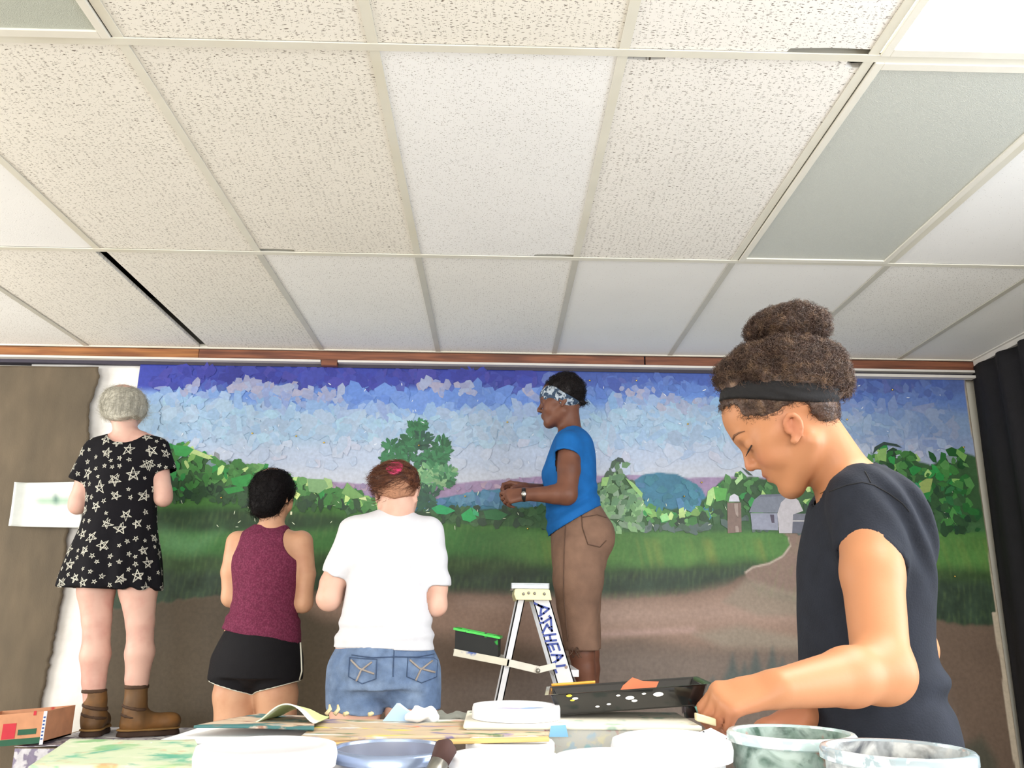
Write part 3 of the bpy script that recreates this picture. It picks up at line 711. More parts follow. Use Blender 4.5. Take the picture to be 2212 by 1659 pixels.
class Fld:
    def __init__(s): s.it = []; s.cuts = []; s.disp = None
    def add(s, p, k=.02): s.it.append((0, k, p)); return s
    def chain(s, pts, rad, k=.02):
        for i in range(len(pts)-1): s.add(seg(pts[i], pts[i+1], rad[i], rad[i+1]), k if i == 0 else min(k, .012))
        return s
    def sub(s, p, k=.01): s.it.append((1, k, p)); return s
    def cut(s, fn): s.cuts.append(fn); return s          # fn(P) > 0 is cut away
    def cutplane(s, p, n):
        p, n = np.asarray(p, float), np.asarray(n, float); n = n/np.linalg.norm(n)
        return s.cut(lambda P: (P-p)@n)
    def ev(s, P, items=None, raw=False):
        d = np.full(len(P), 1e3)
        for op, k, p in (s.it if items is None else items):
            v = p.raw(P) if raw else p.fn(P)
            d = smin(d, v, k) if op == 0 else smax(d, -v, k)
        if s.disp is not None: d = d+s.disp(P)
        if not raw:
            for c in s.cuts: d = np.maximum(d, c(P))
        return d
    def box(s):
        lo = np.min([p.c-p.r for o, k, p in s.it if o == 0], 0); hi = np.max([p.c+p.r for o, k, p in s.it if o == 0], 0); return lo, hi
def group(f, c, R, sc, rad):
    """a field written in local coordinates placed in the world"""
    c = np.asarray(c, float)
    return Prim(c, rad*sc, lambda P: f.ev((P-c)@R/sc)*sc)
def mesh_field(f, h, lo=None, hi=None, B=12):
    l0, h0 = f.box(); lo = l0-.02 if lo is None else np.maximum(np.asarray(lo, float), l0-.02); hi = h0+.02 if hi is None else np.minimum(np.asarray(hi, float), h0+.02)
    nb = np.ceil((hi-lo)/(h*B)).astype(int)+1; n = nb*B
    G = np.ones(n, np.float32)
    li = np.stack(np.meshgrid(*[np.arange(B)]*3, indexing='ij'), -1).reshape(-1, 3)
    hd = h*B*.5*1.7320508
    cen = lo+(np.stack(np.meshgrid(*[np.arange(k) for k in nb], indexing='ij'), -1).reshape(-1, 3)*B+(B-1)/2)*h
    near = np.stack([np.linalg.norm(cen-p.c, axis=1) < p.r+hd+k+.02 for o, k, p in f.it], 1)
    pos = np.array([o == 0 for o, k, p in f.it])
    for bi in np.nonzero((near & pos).any(1))[0]:
        items = [f.it[j] for j in np.nonzero(near[bi])[0]]
        d0 = f.ev(cen[bi:bi+1], items)[0]
        b3 = np.array(np.unravel_index(bi, nb))*B
        sl = tuple(slice(q, q+B) for q in b3)
        if d0 > hd*1.7+.01: continue
        if d0 < -hd*1.9-.01: G[sl] = -1; continue
        G[sl] = f.ev(lo+(b3+li)*h, items).reshape(B, B, B)
    return nets(G, lo, h)
def nets(G, lo, h):
    S = G < 0
    def corner(A, i, j, k): return A[i:A.shape[0]-1+i, j:A.shape[1]-1+j, k:A.shape[2]-1+k]
    cs = [(i, j, k) for i in (0, 1) for j in (0, 1) for k in (0, 1)]
    cnt = sum(corner(S, *c).astype(np.int8) for c in cs)
    act = (cnt > 0) & (cnt < 8); ai = np.argwhere(act)
    vals = np.stack([G[ai[:, 0]+c[0], ai[:, 1]+c[1], ai[:, 2]+c[2]] for c in cs], 1).astype(np.float64)
    acc = np.zeros((len(ai), 3)); w_ = np.zeros(len(ai))
    for a in range(8):
        for b in range(a+1, 8):
            if sum(x != y for x, y in zip(cs[a], cs[b])) != 1: continue
            va, vb = vals[:, a], vals[:, b]; m = (va < 0) != (vb < 0)
            t = np.where(m, va/np.where(m, va-vb, 1), 0)
            pt = np.array(cs[a])+t[:, None]*(np.array(cs[b])-np.array(cs[a])); acc += pt*m[:, None]; w_ += m
    V = lo+(ai+acc/w_[:, None])*h
    idx = np.full(act.shape, -1, np.int64); idx[tuple(ai.T)] = np.arange(len(ai))
    Q = []
    for ax in range(3):
        o1, o2 = [(1, 2), (2, 0), (0, 1)][ax]
        a = [slice(None)]*3; b = [slice(None)]*3; a[ax] = slice(0, -1); b[ax] = slice(1, None)
        ch = np.argwhere(S[tuple(a)] != S[tuple(b)])
        ch = ch[(ch[:, o1] > 0) & (ch[:, o2] > 0) & (ch[:, o1] < act.shape[o1]) & (ch[:, o2] < act.shape[o2])]
        e1, e2 = np.eye(3, dtype=int)[o1], np.eye(3, dtype=int)[o2]
        q = np.stack([idx[tuple((ch-e1-e2).T)], idx[tuple((ch-e2).T)], idx[tuple(ch.T)], idx[tuple((ch-e1).T)]], 1)
        ins = S[tuple(ch.T)]; q[~ins] = q[~ins][:, ::-1]; Q.append(q)
    Q = np.concatenate(Q); return V, Q[(Q >= 0).all(1)]
def compact(V, Q):
    u = np.unique(Q); mp = np.full(len(V), -1); mp[u] = np.arange(len(u)); return V[u], mp[Q]
def relax(V, Q, it=2, lam=.5):
    n = len(V)
    for _ in range(it):
        acc = np.zeros((n, 3)); c = np.zeros(n)
        for i in range(4):
            a, b = Q[:, i], Q[:, (i+1) % 4]
            for k in range(3): acc[:, k] += np.bincount(a, V[b, k], n)+np.bincount(b, V[a, k], n)
            c += np.bincount(a, minlength=n)+np.bincount(b, minlength=n)
        V = V+lam*(acc/np.maximum(c, 1)[:, None]-V)
    return V
def skin_obj(name, f, h, m, parent, cols=None, lo=None, hi=None, it=1):
    V, Q = mesh_field(f, h, lo, hi); V = relax(V, Q, it)
    return obj(name, V, Q, m, parent, True, cols=cols(V) if cols else None)
def cloth_obj(name, f, h, m, parent, thick=.003, it=1, keep=False, cols=None):
    """closed field with its cut caps removed -> open garment with thickness"""
    V, Q = mesh_field(f, h)
    d = f.ev(V, raw=True); ok = ~(d < -.9*h)[Q].all(1); Q = Q[ok]
    V, Q = compact(V, Q); V = relax(V, Q, it)
    o = obj(name, V, Q, m, parent, True, cols=cols(V) if cols else None)
    s = o.modifiers.new('thickness', 'SOLIDIFY'); s.thickness = thick; s.offset = -1
    return (o, V, Q) if keep else o
def loops(V, Q):
    """boundary loops of a quad mesh, longest first"""
    E = np.concatenate([Q[:, [i, (i+1) % 4]] for i in range(4)]); key = np.sort(E, 1)
    u, inv, cnt = np.unique(key, axis=0, return_inverse=True, return_counts=True)
    bd = E[cnt[inv.ravel()] == 1]; nxt = {}
    for a, b in bd: nxt.setdefault(int(a), []).append(int(b))
    out = []
    while nxt:
        s0 = next(iter(nxt)); lp = [s0]; c = s0
        while c in nxt:
            n_ = nxt[c].pop()
            if not nxt[c]: del nxt[c]
            c = n_
            if c == s0: break
            lp.append(c)
        out.append(V[lp])
    return sorted(out, key=len, reverse=True)
def smooth_loop(P, it=6):
    for _ in range(it): P = .5*P+.25*(np.roll(P, 1, 0)+np.roll(P, -1, 0))
    return P
def ring(P, r, n=6):
    mb = MB(); k = len(P); T = np.roll(P, -1, 0)-np.roll(P, 1, 0); T /= np.linalg.norm(T, axis=1)[:, None]+1e-9
    V = []
    for i in range(k):
        u = np.cross(T[i], (.3, .2, .9)); u /= np.linalg.norm(u); v = np.cross(T[i], u)
        for j in range(n):
            a = 2*math.pi*j/n; V.append(P[i]+r*(math.cos(a)*u+math.sin(a)*v))
    mb.add(V, [(i*n+j, i*n+(j+1) % n, ((i+1) % k)*n+(j+1) % n, ((i+1) % k)*n+j) for i in range(k) for j in range(n)])
    return mb
def wave(P, fr, seed, amp, st=(1, 1, 1)):
    r = np.random.default_rng(seed); out = 0
    for k in range(4):
        d = r.normal(size=3)*st; d /= np.linalg.norm(d); e = r.normal(size=3); e /= np.linalg.norm(e)
        out = out+np.sin(fr*r.uniform(.6, 1.5)*(P@d)+r.uniform(0, 6)+1.3*np.sin(fr*.5*(P@e)+r.uniform(0, 6)))
    return amp*out*.4
def basis(fwd, up=(0, 0, 1)):
    f = np.asarray(fwd, float); f /= np.linalg.norm(f); r = np.cross(f, up); r /= np.linalg.norm(r); u = np.cross(r, f)
    return np.stack([r, f, u], 1)
def rotaxis(v, ax, a):
    ax = ax/np.linalg.norm(ax); return v*math.cos(a)+np.cross(ax, v)*math.sin(a)+ax*(ax@v)*(1-math.cos(a))

def head_field(nose=0., ear=(0, 0), fore=0., chin=0., erot=0., lips=0., esc=1.):
    """local head: +y face, +z up, origin between the ears"""
    f = Fld()
    f.add(ell((0, -.014, .042), (.0725, .0915, .079)), 0)
    f.add(ell((0, .030+fore, .046), (.058, .062, .062)), .02)           # forehead
    f.add(ell((0, .034, -.022), (.056, .056, .072)), .03)          # mid face
    for s in (-1, 1):
        f.add(seg((s*.052, .000, -.046), (s*.02, .066, -.088), .018, .016), .03)   # jaw
        f.add(ell((s*.036, .062, -.026), (.027, .024, .026)), .02)                 # cheek
        f.add(ell((s*.05, .035, .0), (.02, .035, .02)), .02)                       # cheekbone
    f.add(ell((0, .074, -.086-chin), (.021, .018, .018)), .02)          # chin
    f.add(ell((0, .084, .026), (.040, .012, .012)), .018)          # brow
    f.add(ell((0, .074, -.055), (.034, .022, .026)), .018)         # muzzle
    for s in (-1, 1): f.sub(ell((s*.033, .104, .008), (.021, .02, .0125)), .012)   # socket
    f.add(seg((0, .089, .014), (0, .109+nose, -.017), .0065, .0088), .010)              # nose
    f.add(ell((0, .108+nose, -.0215), (.0105, .0105, .009)), .006)
    for s in (-1, 1):
        f.add(ell((s*.0115, .097+nose*.7, -.026), (.008, .0105, .0075)), .005)
        f.sub(ell((s*.006, .1035+nose, -.034), (.0038, .006, .004)), .003)
        f.add(ell((s*.033, .0765, .008), (.0155, .0145, .0128)), .003)             # lidded eyeball
    f.add(ell((0, .0945+lips, -.0475), (.020, .0095, .0062)), .004)     # upper lip
    f.add(ell((0, .0925+lips, -.0585), (.0175, .0095, .0070)), .004)    # lower lip
    f.sub(ell((0, .105+lips, -.0528), (.022, .012, .0014)), .003)
    f.sub(ell((0, .1+lips*.5, -.072), (.018, .008, .005)), .010)
    ey, ez = ear; ec, es = math.cos(erot), math.sin(erot)
    def E(x, y, z): return A3(x, ey+esc*(y*ec-z*es), ez+esc*(y*es+z*ec))
    for s in (-1, 1):                                              # ears: helix, antihelix, lobe, concha
        Rr = np.array([[1, 0, 0], [0, ec, -es], [0, es, ec]])
        hp = [E(s*(.077+.008*math.sin(i/14*math.pi)), -.006+.016*math.cos(math.radians(-20+i*250/14)), .006+.024*math.sin(math.radians(-20+i*250/14))) for i in range(15)]
        for i in range(14): f.add(seg(hp[i], hp[i+1], .0040, .0040), .003)
        f.add(seg(hp[-1], E(s*.076, .000, -.026), .0040, .0060), .004)
        f.add(ell(E(s*.0735, -.007, .002), (.007, .0145*esc, .024*esc), Rr), .006)
        f.add(ell(E(s*.077, .000, -.026), (.0048, .0075*esc, .008*esc), Rr), .005)
        f.add(seg(E(s*.080, -.012, .016), E(s*.080, -.012, -.010), .0028, .0028), .003)
        f.sub(ell(E(s*.084, .000, -.003), (.0075, .0065*esc, .010*esc), Rr), .003)
        f.add(ell(E(s*.0765, .008, -.004), (.005, .004, .006), Rr), .003)
    return f
def add_hand(f, w_, d, n, s, sc=1., curl=((.3, .4, .3),)*4, spread=.08, thumb=(.5, .3, .2, .6), k=.006):
    """w_ wrist, d towards knuckles, n palm side, s thumb side; curl per finger index..pinky"""
    w_, d, n, s = [np.asarray(v, float) for v in (w_, d, n, s)]
    d = d/np.linalg.norm(d); n = n-d*(n@d); n /= np.linalg.norm(n); s = s-d*(s@d)-n*(s@n); s /= np.linalg.norm(s)
    off = (.027, .009, -.010, -.027); ln = (.080, .083, .079, .072)
    ph = ((.039, .024, .021), (.043, .027, .022), (.039, .025, .021), (.031, .019, .018)); rr = (.0090, .0093, .0088, .0078)
    tips = []
    for i in range(4):
        kn = w_+sc*(d*ln[i]+s*off[i]-n*.002)
        b0 = w_+sc*(d*.012+s*off[i]*.55)
        f.add(seg(b0, kn, .0135*sc, .0105*sc), .014*sc if i else .02)
        v = d*math.cos(spread*off[i]*40)+s*math.sin(spread*off[i]*40); p = kn; ang = 0
        for j in range(3):
            ang += curl[i][j]; u = v*math.cos(ang)+n*math.sin(ang); q = p+u*ph[i][j]*sc
            f.add(seg(p, q, (rr[i]-.0006*j)*sc, (rr[i]-.0006*(j+1))*sc), .003 if j else k); p = q
        tips.append(p)
    f.add(ell(w_+sc*(d*.04+n*.006+s*.014), (.018*sc, .018*sc, .018*sc)), .015)
    tb = w_+sc*(d*.014+s*.020+n*.006); a, b, c_, e = thumb
    v = d*math.cos(a)*1+s*math.sin(a)+n*e; v /= np.linalg.norm(v); p1 = tb+v*.042*sc
    v2 = v*math.cos(b)+(d*.8+n*.6)*math.sin(b); v2 /= np.linalg.norm(v2); p2 = p1+v2*.030*sc
    v3 = v2*math.cos(c_)+(d*.8+n*.6)*math.sin(c_); v3 /= np.linalg.norm(v3); p3 = p2+v3*.023*sc
    f.add(seg(tb, p1, .0125*sc, .0108*sc), .014); f.add(seg(p1, p2, .0102*sc, .0094*sc), .004); f.add(seg(p2, p3, .0094*sc, .0078*sc), .003)
    return tips+[p3]
def stations(rows, Y):
    """rows: (py, left px, right px, half depth, [dy]) -> loft stations"""
    out = []
    for r in rows:
        dy = r[4] if len(r) > 4 else 0
        l, q = at(r[1], r[0], Y+dy), at(r[2], r[0], Y+dy); out.append(((l[2]+q[2])/2, (l[0]+q[0])/2, Y+dy, (q[0]-l[0])/2, r[3]))
    return out
def skin(name, c, c2):
    return mat(name, c, .5, .07, 9, col2=c2, mixs=(14, .45, .75), spec=.35, bump=.03, bs=300)
def strands(V, Nn, n, rs, length, amp, turns, rad, grav=(0, 0, 0), pts=8, lift=.25, flow=None):
    """short curly hair strands rooted on a surface (one mesh)"""
    pick = rs.integers(0, len(V), n); VV, FF = [], []
    for q in pick:
        p0, nn = V[q], Nn[q]; t = rs.normal(size=3) if flow is None else flow(p0)+rs.normal(size=3)*.35; t = t-nn*(t@nn); t /= np.linalg.norm(t)+1e-9; b = np.cross(nn, t)
        L_ = length*rs.uniform(.6, 1.3); ph = rs.uniform(0, 6.28); am = amp*rs.uniform(.6, 1.3)
        s = np.linspace(0, 1, pts)[:, None]
        c = p0+t*L_*s+nn*(L_*lift*np.sin(s*2.2))+am*(np.cos(turns*6.28*s+ph)*nn+np.sin(turns*6.28*s+ph)*b)+np.array(grav)*s*s
        rr = rad*(1-.6*s[:, 0]); T = np.gradient(c, axis=0); T /= np.linalg.norm(T, axis=1)[:, None]+1e-9
        u = np.cross(T, nn+.01); u /= np.linalg.norm(u, axis=1)[:, None]+1e-9; v = np.cross(T, u)
        ringv = np.stack([c+rr[:, None]*(math.cos(a)*u+math.sin(a)*v) for a in (0, 2.094, 4.189)], 1).reshape(-1, 3)
        VV.append(ringv)
    k = pts*3; tmpl = np.array([(i*3+j, i*3+(j+1) % 3, (i+1)*3+(j+1) % 3, (i+1)*3+j) for i in range(pts-1) for j in range(3)])
    FF = (np.arange(len(VV))[:, None, None]*k+tmpl[None]).reshape(-1, 4)
    return np.concatenate(VV), FF
def vnorm(V, Q):
    fn = np.cross(V[Q[:, 2]]-V[Q[:, 0]], V[Q[:, 3]]-V[Q[:, 1]]); N_ = np.zeros_like(V)
    for i in range(4):
        for k in range(3): N_[:, k] += np.bincount(Q[:, i], fn[:, k], len(V))
    return N_/(np.linalg.norm(N_, axis=1)[:, None]+1e-12)
HEAD = head_field()
# ------------------------------------------------------------------ people at the mural
def leg_chain(f, pts, rad, k=.03): f.chain(pts, rad, k)
def foot(f, ank, toe_dir, z0, sc=1., k=.02):
    t = np.asarray(toe_dir, float); t /= np.linalg.norm(t); a = np.array([ank[0], ank[1], z0])
    f.add(seg(ank, a+A3(0, 0, .04), .034*sc, .036*sc), k)
    f.add(seg(a-t*.035+A3(0, 0, .032), a+t*.13*sc+A3(0, 0, .026), .03*sc, .024*sc), .03)
    f.add(seg(a+t*.06+A3(0, 0, .037), a+t*.15*sc+A3(0, 0, .02), .036*sc, .018*sc), .02)

# ---- star dress
def person_star():
    Y = 3.8; p = lambda x, y, dy=0: at(x, y, Y+dy)
    BZ = p(230, 1590)[2]
    b = p(240, 1590); root = thing('person', (b[0], Y, BZ), 'person in black star-print dress and brown boots standing on the left bench', 'person')
    M_sk = skin('skin_pale', (218, 176, 160), (206, 156, 142))
    rows = [(936, 250, 318, .045), (948, 205, 350, .068), (966, 190, 356, .085), (1000, 188, 350, .1), (1050, 188, 341, .105), (1105, 183, 337, .1), (1145, 172, 338, .112), (1200, 150, 345, .13), (1272, 127, 351, .145)]
    st = stations(rows, Y)
    dress = Fld(); dress.add(loft(st), 0)
    a0, a1 = p(204, 978), p(161, 1062); c0 = p(167, 1039)
    dress.add(cutp(seg(a0, a1, .055, .052), c0, (a1-a0)), .03)
    b0, b1 = p(338, 972), p(366, 1048); c1 = p(363, 1018)
    dress.add(cutp(seg(b0, b1, .055, .052), c1, (b1-b0)+A3(-.02, 0, -.03)), .03)
    nk = ell(p(281, 932), (.088, .3, .070)); dress.cut(lambda P: -nk.fn(P))
    dress.cutplane(p(240, 1273), (-.03, 0, -1))
    zw = p(250, 1130)[2]
    dress.disp = lambda P: .007*np.sin(np.arctan2(P[:, 1]-Y, P[:, 0]-b[0])*9+2*np.sin(P[:, 2]*5))*np.clip((zw-P[:, 2])/.25, 0, 1)+wave(P, 22, 3, .0022)
    M_dress = mat('dress_black', (15, 14, 20), .85, .15, 30, bump=.15, bs=250, spec=.2)
    o, V, Q = cloth_obj('dress', dress, .006, M_dress, root, .003, 1, True)
    # star print: pen-drawn stars laid on the cloth
    rs = np.random.default_rng(4); N_ = vnorm(V, Q); mb = MB()
    from mathutils.bvhtree import BVHTree
    bvh = BVHTree.FromPolygons([tuple(v) for v in V], [tuple(q) for q in Q.tolist()])
    placed = []
    cand = rs.integers(0, len(V), 9000)
    for q in cand:
        small = len(placed) % 5 > 1
        r = rs.uniform(.009, .013) if small else rs.uniform(.021, .029)
        if any(np.linalg.norm(V[q]-c) < (r+rr)*1.12+.004 for c, rr in placed): continue
        if len(placed) > 260: break
        placed.append((V[q], r)); nn = N_[q]; u = np.cross(nn, (0, 0, 1)); u /= np.linalg.norm(u)+1e-9; v = np.cross(nn, u); an = rs.uniform(0, 6.28)
        tip = [V[q]+r*rs.uniform(.85, 1.15)*(math.cos(an+k*2.513)*u+math.sin(an+k*2.513)*v) for k in range(5)]
        for dbl in range(1 if small else 2):
            jt = [t+rs.normal(size=3)*r*(.05+.1*dbl) for t in tip]
            for k in range(5):
                A_, B_ = jt[k], jt[(k+1) % 5]; pts = []
                for s_ in np.linspace(0, 1, 5):
                    c = A_+(B_-A_)*s_; hit = bvh.find_nearest(Vector(c)); pts.append(np.array(hit[0])+np.array(hit[1])*.0012 if hit[0] is not None else c)
                pts = np.array(pts); T = np.gradient(pts, axis=0); w_ = np.cross(T, nn); w_ /= np.linalg.norm(w_, axis=1)[:, None]+1e-9
                hw = .0008 if small else .0009
                mb.add(list(pts-w_*hw)+list(pts+w_*hw), [(i, i+1, 6+i, 5+i) for i in range(4)])
    mb.build('star_print', mat('print_white', (205, 203, 190), .8, .2, 90), root)
    # body
    f = Fld(); f.add(loft(stations([(r[0], r[1]+5, r[2]-5, r[3]-.014) for r in rows[:7]], Y)), 0)
    hc = p(268, 884, -.0); R = basis((.28, 1, -.22))
    f.add(group(HEAD, hc, R, .93, .16), .01)
    f.add(seg(hc+A3(0, -.02, -.03), p(275, 948, 0), .047, .052), .03)
    f.add(seg(p(275, 945), p(225, 960), .04, .035), .03); f.add(seg(p(275, 945), p(322, 955), .04, .035), .03)
    f.chain([p(204, 978), p(170, 1078), p(168, 1092)], (.045, .038, .037), .03)
    f.chain([p(168, 1092), p(196, 1068, .2)], (.036, .025), .02)
    f.chain([p(338, 972), p(353, 1062), p(353, 1076)], (.045, .037, .036), .03)
    f.chain([p(353, 1076), p(322, 1052, .2)], (.036, .025), .02)
    add_hand(f, p(196, 1068, .2), (.35, .9, .3), (.8, -.3, -.2), (0, .1, 1), .95, ((.5, .7, .4),)*4)
    add_hand(f, p(322, 1052, .2), (-.35, .9, .3), (-.8, -.3, -.2), (0, .1, 1), .95, ((.5, .7, .4),)*4)
    f.chain([p(215, 1190), p(208, 1275), p(209, 1340), p(209, 1368), p(206, 1415), p(203, 1470), p(203, 1540)], (.085, .077, .059, .054, .061, .047, .04), .03)
    f.chain([p(285, 1190), p(299, 1275), p(303, 1345), p(303, 1370), p(302, 1410), p(296, 1465), p(293, 1535)], (.085, .079, .058, .053, .060, .047, .04), .03)
    skin_obj('body', f, .006, M_sk, root)
    # hair
    hf = Fld(); hcc = p(268, 881)
    hf.add(ell(hcc, (.097, .106, .088)), 0); hf.add(ell(p(270, 902, -.03), (.07, .07, .05)), .02); hf.add(ell(p(268, 862), (.085, .095, .055)), .03)
    hf.sub(ell(hcc+A3(.02, .15, -.05), (.09, .1, .1)), .02)
    hf.disp = lambda P: .0010*np.sin(np.arctan2(P[:, 1]-hcc[1]-.01, P[:, 0]-hcc[0])*34+3*np.sin(P[:, 2]*30))+wave(P, 60, 8, .002)
    zb = p(268, 917)[2]
    hf.cut(lambda P: zb+.9*np.abs(P[:, 0]-hcc[0]-.005)**1.35+.0015*np.sin(P[:, 0]*260)+.5*np.clip(P[:, 1]-Y, 0, 1)-P[:, 2])
    M_h = mat('hair_silver', (196, 192, 178), .5, .35, 40, stretch=(6, 6, .6), spec=.5, col2=(150, 146, 134), mixs=(9, .5, .75))
    V, Q = mesh_field(hf, .005); V = relax(V, Q, 1); hair = obj('hair', V, Q, M_h, root, True)
    N_ = vnorm(V, Q); top = p(266, 845)
    sv, sf = strands(V, N_, 2200, rs, .05, .0006, .3, .0006, (0, 0, -.004), 6, .03, flow=lambda q: q-top)
    ok = sv.reshape(-1, 18, 3)[:, :, 2].min(1) > zb-.004
    sv = sv.reshape(-1, 18, 3)[ok].reshape(-1, 3); sf = sf[:len(sv)//18*15]
    tag(obj('strands', sv, sf, M_h, hair), kind='stuff')
    # dark roots
    rt = Fld(); rt.add(ell(p(262, 848, -.03), (.016, .03, .007)), 0)
    skin_obj('hair_roots', rt, .004, mat('hair_roots_dark', (78, 72, 66), .6, .3, 60), hair)
    # boots
    M_b = mat('boot_leather', (104, 74, 40), .6, .3, 14, col2=(128, 88, 44), mixs=(10, .45, .65), bump=.2, bs=60)
    M_b2 = mat('boot_cuff', (74, 52, 34), .8, .3, 30); M_s = mat('boot_sole', (66, 46, 34), .8, .2, 20); M_w = mat('boot_welt', (148, 112, 62), .8, .2, 30)
    for (tx, ty, bx_, by_, dv) in ((204, 1490, 197, 1590, A3(-.22, .95, 0)), (295, 1481, 284, 1585, A3(.85, .5, 0))):
        dv = dv/np.linalg.norm(dv); t_, h_ = p(tx, ty), p(bx_, by_); h_[2] = BZ
        bf = Fld(); bf.add(seg(t_+A3(0, 0, .02), h_+A3(0, 0, .1), .047, .046), 0)
        bf.add(seg(h_+A3(0, 0, .07), h_-dv*.012+A3(0, 0, .048), .046, .041), .02)
        bf.add(seg(h_+dv*.03+A3(0, 0, .055), h_+dv*.155+A3(0, 0, .045), .044, .037), .04)
        bf.add(ell(h_+dv*.14+A3(0, 0, .05), (.042, .042, .034)), .02)
        bf.cutplane(h_+A3(0, 0, .026), (0, 0, -1)); bf.cutplane(t_, (0, 0, 1))
        bf.disp = lambda P: wave(P, 55, 5, .0022, (.4, .4, 2.2))
        boot = skin_obj('boot', bf, .005, M_b, root)
        sf_ = Fld(); sf_.add(seg(h_-dv*.014, h_+dv*.15, .046, .043), 0); sf_.add(ell(h_+dv*.1, (.05, .05, .05)), .03)
        sf_.cutplane(h_+A3(0, 0, .024), (0, 0, 1)); sf_.cutplane(h_, (0, 0, -1)); sf_.sub(seg(h_+dv*.045-A3(.1, .1, .0)*0, h_+dv*.06, .012, .012), .004)
        skin_obj('sole', sf_, .005, M_s, boot)
        w2 = Fld(); w2.add(seg(h_-dv*.014+A3(0, 0, .025), h_+dv*.15+A3(0, 0, .025), .047, .044), 0); w2.add(ell(h_+dv*.1+A3(0, 0, .025), (.051, .051, .05)), .03)
        w2.cutplane(h_+A3(0, 0, .031), (0, 0, 1)); w2.cutplane(h_+A3(0, 0, .023), (0, 0, -1))
        skin_obj('welt', w2, .004, M_w, boot)
        cf = Fld(); cf.add(seg(t_+A3(0, 0, .03), t_-A3(0, 0, .03), .051, .05), 0); cf.cutplane(t_+A3(0, 0, .004), (0, 0, 1)); cf.cutplane(t_-A3(0, 0, .012), (0, 0, -1))
        cf.disp = lambda P: wave(P, 90, 9, .002); skin_obj('cuff', cf, .005, M_b2, boot)
        for q in (.05, .085):
            sp = Fld(); c_ = h_+A3(0, 0, .03+q); sp.add(seg(c_+A3(0, 0, .03), c_-A3(0, 0, .03), .052, .052), 0); sp.cutplane(c_+A3(.0, 0, .007), (.2, 0, 1)); sp.cutplane(c_-A3(0, 0, .007), (-.2, 0, -1))
            skin_obj('strap', sp, .005, M_b2, boot)
    return BZ
BENCH_Z = person_star()

